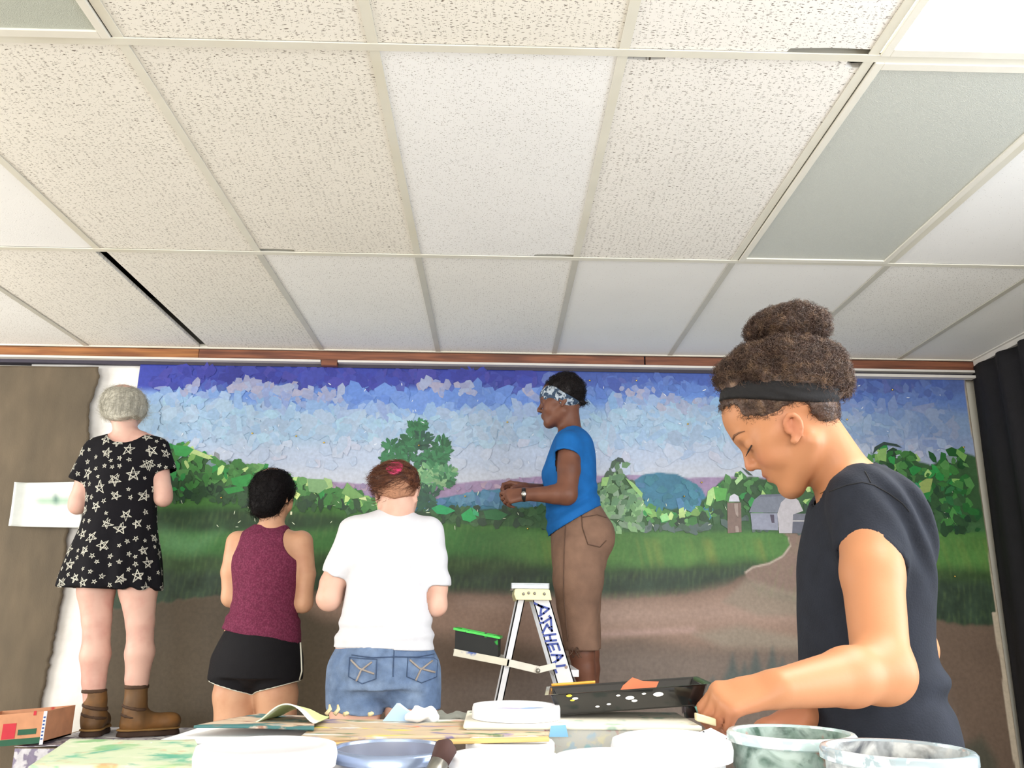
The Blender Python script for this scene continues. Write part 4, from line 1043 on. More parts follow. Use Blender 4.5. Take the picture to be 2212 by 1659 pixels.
# ---- maroon tank top
def person_maroon():
    Y = 3.5; p = lambda x, y, dy=0: at(x, y, Y+dy)
    b = p(555, 1400); root = thing('person', (b[0], Y, 0), 'person in maroon racerback tank and black shorts with white piping seen from behind', 'person')
    M_sk = skin('skin_tan', (206, 158, 126), (194, 142, 112))
    rows = [(1128, 562, 610, .045), (1142, 538, 628, .055), (1154, 520, 648, .075), (1180, 508, 656, .095), (1217, 500, 650, .105), (1280, 505, 643, .098), (1320, 499, 642, .1), (1350, 486, 646, .112), (1400, 478, 648, .12)]
    f = Fld(); f.add(loft(stations(rows, Y), -.006), 0)
    hc = p(590, 1072, 0); R = basis((.35, 1, -.25))
    f.add(group(HEAD, hc, R, .95, .16), .01)
    f.add(seg(hc+A3(0, -.02, -.04), p(588, 1136, -.01), .046, .05), .02)
    f.chain([p(514, 1172), p(500, 1235), p(500, 1290)], (.048, .041, .037), .03)
    f.chain([p(500, 1290), p(520, 1292, .24)], (.037, .025), .02)
    f.chain([p(650, 1172), p(659, 1240), p(654, 1302)], (.05, .042, .038), .03)
    f.chain([p(654, 1302), p(628, 1262, .24)], (.037, .025), .02)
    add_hand(f, p(520, 1292, .24), (.3, .9, .3), (.8, -.3, -.2), (0, .1, 1), .95, ((.5, .7, .4),)*4)
    add_hand(f, p(628, 1262, .24), (-.2, .9, .35), (-.8, -.3, -.2), (0, .1, 1), .95, ((.5, .7, .4),)*4)
    for x, s in ((507, -1), (597, 1)):
        hx_ = p(x, 1500); k_ = A3(hx_[0], Y+.0, .47); a_ = A3(hx_[0]+.0, Y-.02, .08)
        f.chain([p(x+(6 if s < 0 else -4), 1430), hx_, p(x, 1560), k_, k_-A3(0, .02, .1), a_], (.072, .082, .076, .055, .056, .036), .03)
        foot(f, a_, (s*.2, 1, 0), 0)
    skin_obj('body', f, .006, M_sk, root)
    t = Fld(); t.add(loft(stations(rows, Y), .004), 0)
    for c, rx, rz in ((p(486, 1160), .078, .108), (p(672, 1162), .100, .104)):
        e_ = ell(c, (rx, .35, rz)); t.cut(lambda P, e_=e_: -e_.fn(P))
    ne = ell(p(588, 1118), (.11, .4, .036)); t.cut(lambda P: -ne.fn(P)); t.cutplane(p(588, 1131), (0, 0, 1))
    h0, h1 = p(480, 1358), p(648, 1390); nv = np.cross(h1-h0, (0, 1, 0)); nv *= -np.sign(nv[2]); t.cutplane(h0, nv)
    zw = p(550, 1330)[2]
    t.disp = lambda P: wave(P, 24, 13, .0018)+.004*np.sin((P[:, 2]-zw)*130+6*(P[:, 0]-b[0]))*np.exp(-((P[:, 2]-zw)/.035)**2)
    cloth_obj('tank_top', t, .006, mat('tank_maroon', (104, 40, 66), .85, .2, 60, col2=(120, 54, 80), mixs=(160, .45, .6), bump=.15, bs=300, spec=.2), root)
    s = Fld(); s.add(loft(stations([(1325, 500, 641, .092), (1345, 490, 643, .106), (1365, 484, 645, .114), (1385, 473, 649, .126), (1420, 465, 652, .136), (1462, 455, 650, .132)], Y)), 0); s.add(ell(p(550, 1455), (.07, .11, .06)), .02)
    for x, r in ((500, .094), (598, .092)):
        a0, a1 = p(x+4, 1430), p(x, 1530); zc = p(x, 1481)
        s.add(cutp(seg(a0, a1, .092, r+.006), zc, (-.25 if x < 550 else .25, 0, -1)), .02)
    s.cutplane(p(550, 1330), (0, 0, 1))
    s.disp = lambda P: wave(P, 22, 15, .003)
    o, V, Q = cloth_obj('shorts', s, .006, mat('shorts_black', (16, 15, 20), .8, .15, 30, bump=.15, bs=220, spec=.25), root, .003, 1, True)
    M_pipe = mat('piping_white', (214, 214, 200), .7, .05)
    for lp in loops(V, Q)[:3]:
        if lp[:, 2].mean() < p(550, 1420)[2] and len(lp) > 30: ring(smooth_loop(lp), .0032).build('piping', M_pipe, o, True)
    tr_ = [p(649, 1388, -.06), p(651, 1420, -.07), p(652, 1450, -.07), p(647, 1468, -.05)]
    MB().tube(tr_, .003, 6).build('piping', M_pipe, o, True)
    # hair: smooth cap with a low tucked roll
    h = Fld(); h.add(ell(p(588, 1056, -.01), (.088, .1, .084)), 0); h.add(ell(p(575, 1085, -.045), (.066, .06, .062)), .03); h.add(ell(p(570, 1098, -.05), (.05, .045, .038)), .02)
    h.sub(ell(hc+R@A3(.0, .12, -.05), (.085, .09, .11)), .02); h.sub(ell(p(634, 1106, -.02), (.035, .07, .055)), .015)
    h.disp = lambda P: wave(P, 45, 21, .0028)+.0012*np.sin(P[:, 0]*420+9*np.sin(P[:, 2]*30))
    M_h = mat('hair_black', (16, 12, 14), .65, .4, 50, stretch=(4, 4, .8), spec=.15)
    V, Q = mesh_field(h, .005); V = relax(V, Q, 1); hair = obj('hair', V, Q, M_h, root, True)
    rs = np.random.default_rng(5); sv, sf = strands(V, vnorm(V, Q), 2200, rs, .035, .002, .6, .0007, (0, 0, -.004), 6, .1, flow=lambda q: p(575, 1090, -.06)-q)
    tag(obj('strands', sv, sf, M_h, hair), kind='stuff')
    e_ = p(629, 1108, -.02); MB().box(e_[0]-.004, e_[0]+.004, e_[1]-.002, e_[1]+.002, e_[2]-.008, e_[2]+.006).build('earring', mat('earring_pale', (226, 226, 190), .4, .05), root, bevel=.0015)
person_maroon()

# ---- white T-shirt
def person_white():
    Y = 3.1; p = lambda x, y, dy=0: at(x, y, Y+dy)
    b = p(830, 1400); root = thing('person', (b[0], Y, 0), 'person in white T-shirt and denim shorts seen from behind, nearest the stepladder', 'person')
    M_sk = skin('skin_fair', (222, 178, 158), (212, 160, 140))
    rows = [(1098, 826, 884, .045), (1108, 800, 898, .055), (1122, 758, 920, .075), (1155, 742, 944, .1), (1200, 746, 943, .115), (1260, 748, 931, .118), (1322, 737, 932, .118), (1373, 726, 935, .124), (1403, 718, 938, .13)]
    sh = Fld(); sh.add(loft(stations(rows, Y)), 0)
    a0, a1 = p(768, 1150), p(712, 1275); sh.add(cutp(seg(a0, a1, .06, .053), p(720, 1243), p(707, 1290)-p(725, 1240)), .035)
    b0, b1 = p(925, 1150), p(948, 1300); sh.add(cutp(seg(b0, b1, .062, .05), p(945, 1266), (0.02, 0, -1)), .035)
    ne = ell(p(857, 1092), (.072, .3, .03)); sh.cut(lambda P: -ne.fn(P))
    sh.cut(lambda P: (p(830, 1402)[2]+.006*np.sin(P[:, 0]*28)-.008*np.clip((P[:, 0]-b[0])*4, -1, 1))-P[:, 2])
    zw = p(830, 1365)[2]
    sh.disp = lambda P: wave(P, 16, 23, .0035)+.006*np.sin((P[:, 2]-zw)*110+7*(P[:, 0]-b[0])+2*np.sin(P[:, 0]*9))*np.exp(-((P[:, 2]-zw)/.045)**2)+.004*np.sin((P[:, 0]-P[:, 2])*60)*np.exp(-((P[:, 2]-p(830, 1230)[2])/.08)**2)
    cloth_obj('t_shirt', sh, .006, mat('tshirt_white', (214, 214, 219), .85, .05, 30, bump=.12, bs=260, spec=.2), root)
    f = Fld(); f.add(loft(stations([(r[0], r[1]+7, r[2]-7, r[3]-.014) for r in rows[1:]]+[(1430, 736, 926, .105)], Y)), 0)
    hc = p(858, 1068, .01); R = basis((.12, 1, -.38))
    f.add(group(HEAD, hc, R, .98, .16), .01)
    f.add(seg(hc+A3(0, -.03, -.03), p(857, 1112, -.01), .052, .056), .03)
    f.chain([p(768, 1152), p(718, 1260), p(711, 1292)], (.05, .044, .043), .03)
    f.chain([p(711, 1292), p(748, 1270, .26)], (.042, .027), .02)
    f.chain([p(925, 1152), p(944, 1270), p(943, 1308)], (.05, .038, .035), .03)
    f.chain([p(943, 1308), p(905, 1280, .26)], (.036, .026), .02)
    add_hand(f, p(748, 1270, .26), (.3, .9, .3), (.8, -.3, -.2), (0, .1, 1), 1, ((.5, .7, .4),)*4)
    add_hand(f, p(905, 1280, .26), (-.3, .9, .3), (-.8, -.3, -.2), (0, .1, 1), 1, ((.5, .7, .4),)*4)
    for x, s in ((768, -1), (889, 1)):
        hx_ = p(x, 1530); k_ = A3(hx_[0], Y, .46); a_ = A3(hx_[0], Y-.02, .08)
        f.chain([p(x+(8 if s < 0 else -8), 1450), hx_, k_, k_-A3(0, .02, .1), a_], (.076, .088, .058, .058, .038), .03); foot(f, a_, (s*.2, 1, 0), 0)
    skin_obj('body', f, .006, M_sk, root)
    # denim shorts
    s = Fld(); s.add(loft(stations([(1385, 732, 930, .112), (1400, 726, 934, .12), (1430, 719, 940, .134), (1485, 712, 944, .136)], Y)), 0); s.add(ell(p(829, 1480), (.09, .11, .06)), .02)
    hems = []
    for x, r, yb in ((768, .1, 1537), (889, .095, 1528)):
        zc = p(x, yb); s.add(cutp(seg(p(x, 1450), p(x, 1570), .102, r+.003), zc, (-.05, 0, -1)), .02); hems.append((x, r, yb))
    s.cutplane(p(830, 1388), (0, 0, 1)); s.disp = lambda P: wave(P, 20, 25, .0028)
    M_d = mat('denim', (92, 114, 148), .85, .25, 40, col2=(128, 148, 176), mixs=(9, .42, .7), bump=.3, bs=260)
    o, V, Q = cloth_obj('shorts', s, .006, M_d, root, .004, 1, True)
    M_d2 = mat('denim_dark', (62, 82, 114), .85, .25, 40, bump=.3, bs=260)
    for lp in loops(V, Q):
        if lp[:, 2].mean() < p(830, 1480)[2] and len(lp) > 30: ring(smooth_loop(lp)+A3(0, 0, .008), .006, 8).build('cuff', M_d2, o, True)
    from mathutils.bvhtree import BVHTree
    bvh = BVHTree.FromPolygons([tuple(v) for v in V], [tuple(q) for q in Q.tolist()])
    def onback(px_, py_, lift=.002):
        a = p(px_, py_, -.4); hit = bvh.ray_cast(Vector(a), Vector((0, 1, 0)))
        return np.array(hit[0])+A3(0, -lift, 0) if hit[0] is not None else None
    def stitch(pts, r, m, nm):
        q = []
        for i in range(len(pts)-1):
            for t_ in np.linspace(0, 1, 8)[:-1]: q.append(onback(pts[i][0]+(pts[i+1][0]-pts[i][0])*t_, pts[i][1]+(pts[i+1][1]-pts[i][1])*t_))
        q.append(onback(*pts[-1])); q = [c for c in q if c is not None]
        if len(q) > 2: MB().tube(q, r, 5).build(nm, m, o, True)
    M_st = mat('stitch_tan', (158, 148, 140), .8, .2, 60)
    for cx_ in (755, 895):
        stitch([(cx_-30, 1436), (cx_-8, 1456), (cx_+28, 1468)], .0035, M_st, 'pocket_stitching'); stitch([(cx_+22, 1440), (cx_-4, 1460), (cx_-16, 1486)], .0035, M_st, 'pocket_stitching')
        stitch([(cx_-34, 1430), (cx_-36, 1476), (cx_-2, 1492), (cx_+32, 1480), (cx_+34, 1434), (cx_-34, 1430)], .0016, M_d2, 'pocket_seam')
    stitch([(726, 1424), (780, 1430), (830, 1428), (880, 1430), (936, 1422)], .002, M_d2, 'yoke_seam')
    stitch([(829, 1400), (828, 1440), (827, 1476)], .002, M_d2, 'centre_seam')
    # hair
    h = Fld(); h.add(ell(p(858, 1042, -.0), (.083, .1, .074)), 0); h.add(ell(p(836, 1034, -.05), (.05, .05, .035)), .02); h.add(ell(p(822, 1038, -.05), (.03, .03, .016)), .01)
    h.cut(lambda P: p(858, 1066)[2]+.02*np.clip((P[:, 1]-Y)*6, -1, 1)+.25*(P[:, 0]-hc[0])+.004*np.sin(P[:, 0]*170)-P[:, 2]); h.sub(ell(hc+R@A3(0, .13, -.02), (.09, .08, .09)), .02)
    h.disp = lambda P: wave(P, 60, 27, .004)
    M_h = mat('hair_auburn', (112, 68, 46), .5, .45, 45, stretch=(1, 3, 4), col2=(70, 40, 30), mixs=(14, .45, .65), spec=.4)
    V, Q = mesh_field(h, .005); V = relax(V, Q, 1); hair = obj('hair', V, Q, M_h, root, True)
    rs = np.random.default_rng(6); N_ = vnorm(V, Q); sv, sf = strands(V, N_, 2400, rs, .035, .0025, .6, .0008, (-.01, 0, -.004), 6, .2, flow=lambda q: A3(-1, -.1, -.15))
    tag(obj('strands', sv, sf, M_h, hair), kind='stuff')
    pk = Fld(); e1 = ell(p(853, 1012, -.06), (.032, .09, .034)); pk.it = list(h.it); pk.cuts = [lambda P: e1.fn(P)]; pk.disp = lambda P: h.disp(P)-.004
    tag(skin_obj('hair_streak', pk, .004, mat('hair_pink', (206, 48, 102), .5, .2, 50, stretch=(1, 3, 4)), hair), 'bright pink streak')
    # cropped nape
    n_ = Fld(); nh = Fld(); nh.it = [(0, 0, group(HEAD, hc, R, 1.005, .16))]; zt, zb = p(858, 1050)[2], p(858, 1084)[2]
    n_.it = [(0, 0, ell(hc+A3(0, -.014, .035), (.0745, .094, .082)))]; n_.it.append((0, .02, ell(hc+A3(0, -.03, -.01), (.06, .07, .06)))); n_.cut(lambda P: P[:, 2]-zt-.03); n_.cut(lambda P: zb-P[:, 2]+.3*np.abs(P[:, 0]-hc[0])); n_.cut(lambda P: P[:, 1]-Y-.0)
    skin_obj('cropped_nape', n_, .005, mat('hair_stubble', (168, 120, 92), .8, .25, 120, bump=.3, bs=500), hair)
person_white()

# ---- blue T-shirt, on a stand, in profile
def person_blue():
    Y = 3.7; p = lambda x, y, dy=0: at(x, y, Y+dy)
    SZ = .68; b = p(1262, 1500); root = thing('person', (b[0], Y, SZ), 'person in blue T-shirt, brown capri pants and patterned headscarf facing left behind stepladder', 'person')
    M_sk = skin('skin_dark', (112, 72, 55), (94, 58, 45))
    rows = [(922, 1216, 1250, .05), (932, 1206, 1264, .085), (946, 1197, 1275, .125), (975, 1185, 1284, .15), (1000, 1177, 1287, .152), (1021, 1170, 1288, .145), (1055, 1176, 1290, .13), (1089, 1180, 1298, .138), (1120, 1181, 1310, .155), (1165, 1184, 1320, .172)]
    t = Fld(); t.add(loft(stations(rows, Y)), 0)
    for sgn in (-1, 1):
        a0, a1 = p(1228, 958, sgn*.13), p(1222, 1010, sgn*.17); t.add(cutp(seg(a0, a1, .058, .06), p(1222, 983, sgn*.15), p(1214, 1010, sgn*.17)-p(1220, 983, sgn*.15)), .03)
    ne = ell(p(1216, 922), (.062, .085, .04), basis((-1, 0, .35))); t.cut(lambda P: -ne.fn(P))
    h0, h1 = p(1186, 1158), p(1300, 1092); nv = np.cross(h1-h0, (0, 1, 0)); nv *= -np.sign(nv[2]); t.cutplane(h0, nv)
    hd = (h1-h0)/np.linalg.norm(h1-h0); hn = nv/np.linalg.norm(nv)
    t.disp = lambda P: wave(P, 20, 33, .0025)+.005*np.sin(((P-h0)@hn)*120+4*P[:, 1])*np.exp(-(((P-h0)@hn+.05)/.05)**2)
    cloth_obj('t_shirt', t, .006, mat('tshirt_blue', (22, 98, 168), .8, .14, 24, bump=.15, bs=240, spec=.25), root)
    # pants
    c = Fld(); c.add(loft(stations([(1082, 1192, 1292, .122), (1100, 1190, 1302, .13), (1120, 1189, 1312, .142), (1137, 1189, 1319, .154), (1170, 1190, 1321, .164), (1200, 1191, 1312, .165), (1225, 1193, 1304, .16)], Y)), 0)
    for sgn, x1, x2, x3 in ((-1, 1250, 1248, 1260), (1, 1258, 1256, 1264)):
        c.chain([p(x1, 1190, sgn*.082), p(x2-1, 1250, sgn*.085), p(x2, 1310, sgn*.08), p(x3, 1440, sgn*.075)], (.108, .103, .083, .072), .03)
    c.add(ell(p(1292, 1155, -.075), (.068, .085, .085)), .03); c.add(ell(p(1292, 1155, .075), (.068, .085, .085)), .03)
    c.cutplane(p(1260, 1404), (0.0, 0, -1)); c.cutplane(p(1240, 1084), (0, 0, 1))
    c.disp = lambda P: wave(P, 18, 35, .004)+wave(P, 50, 36, .0012)
    M_p = mat('pants_brown', (128, 98, 80), .85, .15, 22, bump=.25, bs=200, col2=(114, 86, 70), mixs=(7, .45, .7))
    o, V, Q = cloth_obj('capri_pants', c, .006, M_p, root, .004, 1, True)
    for lp in loops(V, Q):
        if lp[:, 2].mean() < p(1260, 1350)[2] and len(lp) > 20: ring(smooth_loop(lp)+A3(0, 0, .014), .007, 8).build('hem', M_p, o, True)
    from mathutils.bvhtree import BVHTree
    bvh = BVHTree.FromPolygons([tuple(v) for v in V], [tuple(q) for q in Q.tolist()])
    def near(px_, py_):
        a = at(px_, py_, 3.0); dd = ray(px_, py_); hit = bvh.ray_cast(Vector(a), Vector(dd).normalized()); return np.array(hit[0])-A3(0, .002, 0) if hit[0] is not None else None
    M_sm = mat('pants_seam', (92, 68, 54), .85, .2, 40)
    for pts in ([(1222, 1120), (1218, 1200), (1217, 1280), (1222, 1340), (1228, 1395)], [(1256, 1100), (1258, 1140), (1270, 1176), (1296, 1182), (1312, 1165)], [(1256, 1118), (1290, 1112), (1314, 1120)]):
        q = []
        for i in range(len(pts)-1):
            for t_ in np.linspace(0, 1, 7)[:-1]: q.append(near(pts[i][0]+(pts[i+1][0]-pts[i][0])*t_, pts[i][1]+(pts[i+1][1]-pts[i][1])*t_))
        q = [v for v in q if v is not None]
        if len(q) > 3: MB().tube(q, .0022, 5).build('seam', M_sm, o, True)
    # drawstring ends at the hem
    rs = np.random.default_rng(9)
    for i in range(6):
        a = near(1232+rs.uniform(-6, 18), 1398)
        if a is None: continue
        q = [a, a+A3(rs.uniform(-.015, .015), -.008, -.018), a+A3(rs.uniform(-.025, .025), -.01, -.04)]
        MB().tube(q, .0018, 5).build('drawstring', M_sm, o, True)
    # body
    f = Fld(); f.add(loft(stations([(r[0], r[1]+5, r[2]-5, r[3]-.014) for r in rows[:8]]+[(1140, 1200, 1300, .12)], Y)), 0)
    hc = p(1214, 872); R = basis((-1, .10, -.10))
    f.add(group(HEAD, hc, R, 1.0, .16), .01)
    f.add(seg(hc+R@A3(0, -.025, -.03), p(1232, 938), .048, .053), .03)
    for sgn, sh, el_, wr, hd_, rad in ((-1, p(1230, 962, -.13), p(1224, 1068, -.19), p(1140, 1068, -.17), (-1, .1, -.1), (.05, .045, .04, .027)), (1, p(1228, 962, .13), p(1206, 1068, .18), p(1136, 1056, .0), (-1, -.25, .05), (.05, .043, .038, .026))):
        f.chain([sh, (sh+el_)/2+A3(.004, 0, 0), el_], (rad[0], .049, rad[2]+.003), .03)
        f.chain([el_, el_*.7+wr*.3, wr], (rad[2]+.003, .040, rad[3]), .02)
        if sgn < 0: add_hand(f, wr, hd_, (0, .9, -.4), (-.1, .35, .9), 1.0, ((.5, .9, .5), (.8, 1., .5), (.9, 1.1, .5), (1., 1.1, .5)), thumb=(.5, .2, .2, .5))
        else: add_hand(f, wr, hd_, (0, -.6, -.8), (-.1, -.8, .6), 1.0, ((.5, .8, .5), (.7, .9, .5), (.8, .9, .5), (.8, 1., .5)))
    for sgn, xa_, xb_ in ((-1, 1257, 1275), (1, 1268, 1281)):
        an = p(xb_, 1515, sgn*.07); an[2] = SZ+.085
        f.chain([p(1250, 1230, sgn*.08), p(1252, 1330, sgn*.078), p(xa_, 1410, sgn*.075), p(xa_+4, 1445, sgn*.072), an], (.085, .058, .052, .047, .024), .03)
        foot(f, an, (-1, 0, 0), SZ)
    skin_obj('body', f, .0055, M_sk, root)
    # watch
    wp = p(1131, 1069, -.17); wt = Fld(); wt.add(seg(wp-A3(.01, 0, 0), wp+A3(.012, 0, 0), .029, .031), 0); wt.cutplane(wp-A3(.009, 0, 0), (-1, 0, 0)); wt.cutplane(wp+A3(.009, 0, 0), (1, 0, 0))
    wo = skin_obj('wristwatch', wt, .004, mat('watch_black', (22, 20, 22), .4, .1), root)
    wf_ = MB().lathe((0, 0, 0), [(.0005, .006), (.009, .006), (.0105, .004), (.0115, 0)], 20); q = np.array(wf_.V); q = q@np.array([[1, 0, 0], [0, 0, 1], [0, -1, 0]]); wf_.V = [tuple(v) for v in (q+wp+A3(0, -.030, .0))]
    wf_.build('watch_face', mat('watch_steel', (190, 190, 186), .25, .05, metal=1), wo, True)
    # hair, ponytail, scarf
    h = Fld(); h.add(ell(hc+R@A3(0, -.022, .058), (.088, .1, .082)), 0); h.sub(ell(hc+R@A3(0, .11, -.035), (.1, .09, .1)), .015)
    h.cut(lambda P: -.012-((P-hc)@R)[:, 2]-.55*((P-hc)@R)[:, 1]*-1*0-.1*0*P[:, 0])
    h.add(ell(p(1256, 884), (.040, .042, .036)), .01); h.add(ell(p(1264, 899), (.027, .032, .027)), .01); h.add(ell(p(1246, 872), (.03, .035, .025)), .015)
    h.disp = lambda P: wave(P, 80, 41, .0045)
    M_h = mat('hair_black_coils', (24, 17, 18), .6, .5, 60, spec=.3, bump=.5, bs=160)
    V, Q = mesh_field(h, .005); V = relax(V, Q, 1); hair = obj('hair', V, Q, M_h, root, True)
    sv, sf = strands(V, vnorm(V, Q), 2600, rs, .022, .003, 1.6, .0007, (0, 0, 0), 8, .3); tag(obj('strands', sv, sf, M_h, hair), kind='stuff')
    sc = Fld(); sc.it = [(0, 0, ell(hc+R@A3(0, -.02, .05), (.088, .104, .088))), (0, .02, ell(hc+R@A3(0, .03, .03), (.07, .068, .07)))]
    nn = R@(A3(0, -.56, .83)); c0 = hc+R@A3(0, .03, .022)
    sc.cut(lambda P: np.abs((P-c0)@nn)-.033-.004*np.sin(P[:, 2]*90)); sc.disp = lambda P: wave(P, 90, 43, .0025, (1, 1, 1))
    M_sc = bpy.data.materials.get('scarf') or mat('scarf_pattern', (52, 72, 96), .85, .2, 40, col2=(176, 188, 200), mixs=(48, .5, .56), bump=.2, bs=200)
    skin_obj('headscarf', sc, .004, M_sc, root)
    return SZ
STAND_Z = person_blue()
# ------------------------------------------------------------------ girl at the table (foreground)
HEADG = head_field(-.005, (.012, -.014), .007, .004, .42, -.004, .78)
def person_girl():
    Y = 1.42; p = lambda x, y, Yy=Y: at(x, y, Yy)
    root = thing('person', (.66, Y, 0), 'person in black headband and dark T-shirt bending over the paint table', 'person')
    M_sk = mat('skin_warm', None, .5, .05, 10, attr='Col', spec=.35, bump=.02, bs=400, sss=.08)
    yw, pt, rl, s = math.radians(25), math.radians(34), math.radians(-10), 1.0
    R = basis((-math.cos(yw)*math.cos(pt), math.sin(yw)*math.cos(pt), -math.sin(pt)))
    R = R@np.array([[math.cos(rl), 0, math.sin(rl)], [0, 1, 0], [-math.sin(rl), 0, math.cos(rl)]])
    hc = A3(.5195, 1.42, 1.4450)
    loc = lambda l: hc+R@np.asarray(l, float)*s
    # shirt torso
    rows = [(1020, 1816, 1896, .055), (1042, 1790, 1926, .10), (1066, 1775, 1950, .13), (1100, 1763, 1970, .148), (1160, 1748, 1986, .152), (1220, 1738, 1993, .145), (1300, 1733, 1996, .132), (1380, 1736, 2000, .126), (1440, 1740, 2010, .128), (1480, 1742, 2022, .132), (1560, 1746, 2042, .142), (1660, 1748, 2058, .15)]
    shN, elN, wrN = p(1876, 1090, 1.30), p(1905, 1450, 1.19), p(1684, 1488, 1.10)
    shF, elF, wrF = p(1880, 1075, 1.53), p(1975, 1402, 1.60), p(1735, 1545, 1.40)
    f = Fld(); f.add(loft(stations(rows, Y), -.014), 0)
    f.add(group(HEADG, hc, R, s, .165), .008)
    f.add(seg(loc((0, -.022, -.036)), p(1838, 1054), .043, .049), .02)
    f.add(seg(p(1838, 1066), p(1866, 1080, 1.33), .045, .042), .03); f.add(seg(p(1838, 1066), p(1866, 1080, 1.52), .045, .042), .03)
    f.chain([shN, shN*.55+elN*.45+A3(-.003, 0, 0), elN], (.048, .0435, .0375), .03)
    f.add(ell(elN+A3(.004, 0, -.003), (.036, .035, .036)), .02)
    f.chain([elN, elN*.66+wrN*.34, wrN], (.038, .0375, .0245), .02)
    f.chain([shF, elF], (.050, .038), .03); f.chain([elF, elF*.65+wrF*.35, wrF], (.038, .037, .025), .02)
    tips = add_hand(f, wrN+A3(-.004, 0, -.001), (-.95, .06, -.20), (-.2, .5, -.86), (-.1, .9, .3), .86, ((.8, .9, .5), (.95, 1.0, .55), (1.05, 1.05, .6), (1.15, 1.0, .6)), .05, (.45, .25, .2, .7))
    add_hand(f, wrF, (-.93, -.12, -.25), (-.1, -.3, -.95), (-.1, -.9, .25), .93, ((.5, .7, .4), (.6, .8, .4), (.7, .8, .4), (.8, .8, .4)))
    base, pk, lip = lin((186, 129, 91)), lin((192, 118, 93)), lin((160, 82, 77))
    def cols(V):
        l = (V-hc)@R/s; n = len(V); c = np.tile(base, (n, 1))
        def mixin(c, w_, t): return c*(1-w_[:, None])+t*w_[:, None]
        g = lambda q, r: np.exp(-(((l-np.array(q))/np.array(r))**2).sum(1))
        c = mixin(c, np.clip(.8*(g((0, .095, -.0475), (.017, .011, .0055))+g((0, .093, -.0585), (.015, .011, .006))), 0, .8), lip)
        c = mixin(c, .55*(g((-.04, .07, -.025), (.02, .03, .018))+g((.04, .07, -.025), (.02, .03, .018))), pk)
        c = mixin(c, .5*g((0, .105, -.02), (.015, .015, .012)), pk)
        c = mixin(c, .6*(g((-.08, .006, -.01), (.012, .02, .032))), pk)
        c = mixin(c, .5*sstep(1.02, .98, V[:, 2])*sstep(.56, .46, V[:, 0]), pk)
        return c
    skin_obj('body', f, .0042, M_sk, root, cols, lo=(0, 0, .62))
    # brows, lashes, nails
    M_br = mat('brow_brown', (120, 82, 58), .7, .2, 80); M_la = mat('lash_dark', (32, 22, 22), .6, .1)
    for sg in (-1, 1):
        q = [(sg*.012, .0985, .030), (sg*.022, .0985, .0345), (sg*.034, .0935, .037), (sg*.046, .083, .035), (sg*.052, .074, .031)]
        q = [loc(v)+R@A3(0, -.0005, 0) for v in q]
        MB().tube(q, (.0012, .0021, .0020, .0013, .0006), 6).build('eyebrow', M_br, root, True)
        q = [(sg*.019, .0862, .0045), (sg*.026, .0908, .0012), (sg*.034, .0915, .0002), (sg*.042, .0872, .0018), (sg*.0485, .0788, .005)]
        q = [loc(v)+R@A3(0, .0007, 0) for v in q]
        MB().tube(q, (.0008, .0014, .0017, .0016, .0012), 6).build('eyelashes', M_la, root, True)
        for k in range(9):
            t_ = k/8; i = min(int(t_*4), 3); a = q[i]+(q[i+1]-q[i])*(t_*4-i)
            MB().tube([a, a+R@A3(sg*.002*(t_-.3), .005, -.0028), a+R@A3(sg*.004*(t_-.3), .0085, -.0035)], (.0006, .0005, .0002), 4).build('eyelash', M_la, root)
    # T-shirt
    t = Fld(); t.add(loft(stations(rows, Y)), 0)
    t.add(seg(p(1848, 1068, 1.40), p(1870, 1080, 1.33), .057, .053), .035); t.add(seg(p(1848, 1068, 1.44), p(1870, 1078, 1.51), .057, .053), .035)
    ax = p(1900, 1225, 1.25)-p(1880, 1075, 1.30)
    t.add(cutp(seg(p(1874, 1092, 1.305), p(1889, 1270, 1.255), .056, .0535), p(1885, 1206, 1.262), ax+A3(-.045, 0, 0)), .03)
    t.add(cutp(seg(shF, elF, .06, .06), shF*.62+elF*.38, elF-shF), .035)
    ne = ell(p(1822, 1030)+A3(-.012, 0, .01), (.078, .082, .055), basis((-.8, 0, -.42))); t.cut(lambda P: -ne.fn(P))
    t.cutplane(p(1900, 1640), (0, 0, -1))
    zb = p(1990, 1462)[2]; xb = p(2010, 1462)[0]
    def folds(P):
        d = wave(P, 26, 51, .0022)+wave(P, 60, 52, .0008)
        d = d-.009*np.exp(-((P[:, 2]-zb)/.016)**2)*sstep(xb-.12, xb, P[:, 0])+.007*np.exp(-((P[:, 2]-zb+.03)/.014)**2)*sstep(xb-.12, xb, P[:, 0])
        u = (P-p(1960, 1120, 1.3))@A3(.55, 0, -.83); v = (P-p(1960, 1120, 1.3))@A3(.83, 0, .55)
        return d+.008*np.sin(v*150+5*u)*np.exp(-(v/.045)**2-(u/.09)**2)
    t.disp = folds
    M_t = mat('tshirt_black', (34, 38, 48), .85, .2, 30, bump=.2, bs=320, spec=.25)
    o, V, Q = cloth_obj('t_shirt', t, .0052, M_t, root, .003, 1, True)
    lps = [l for l in loops(V, Q) if len(l) > 40]
    for l in lps: ring(smooth_loop(l, 14), .0013, 6).build('hem_stitching', M_t, o, True)
    # shoulder and sleeve seams
    from mathutils.bvhtree import BVHTree
    bvh = BVHTree.FromPolygons([tuple(v) for v in V], [tuple(q) for q in Q.tolist()])
    def near(px_, py_):
        hit = bvh.ray_cast(Vector(CAM), Vector(ray(px_, py_)).normalized()); return np.array(hit[0]) if hit[0] is not None else None
    M_seam = mat('tshirt_seam', (14, 15, 20), .9, .1)
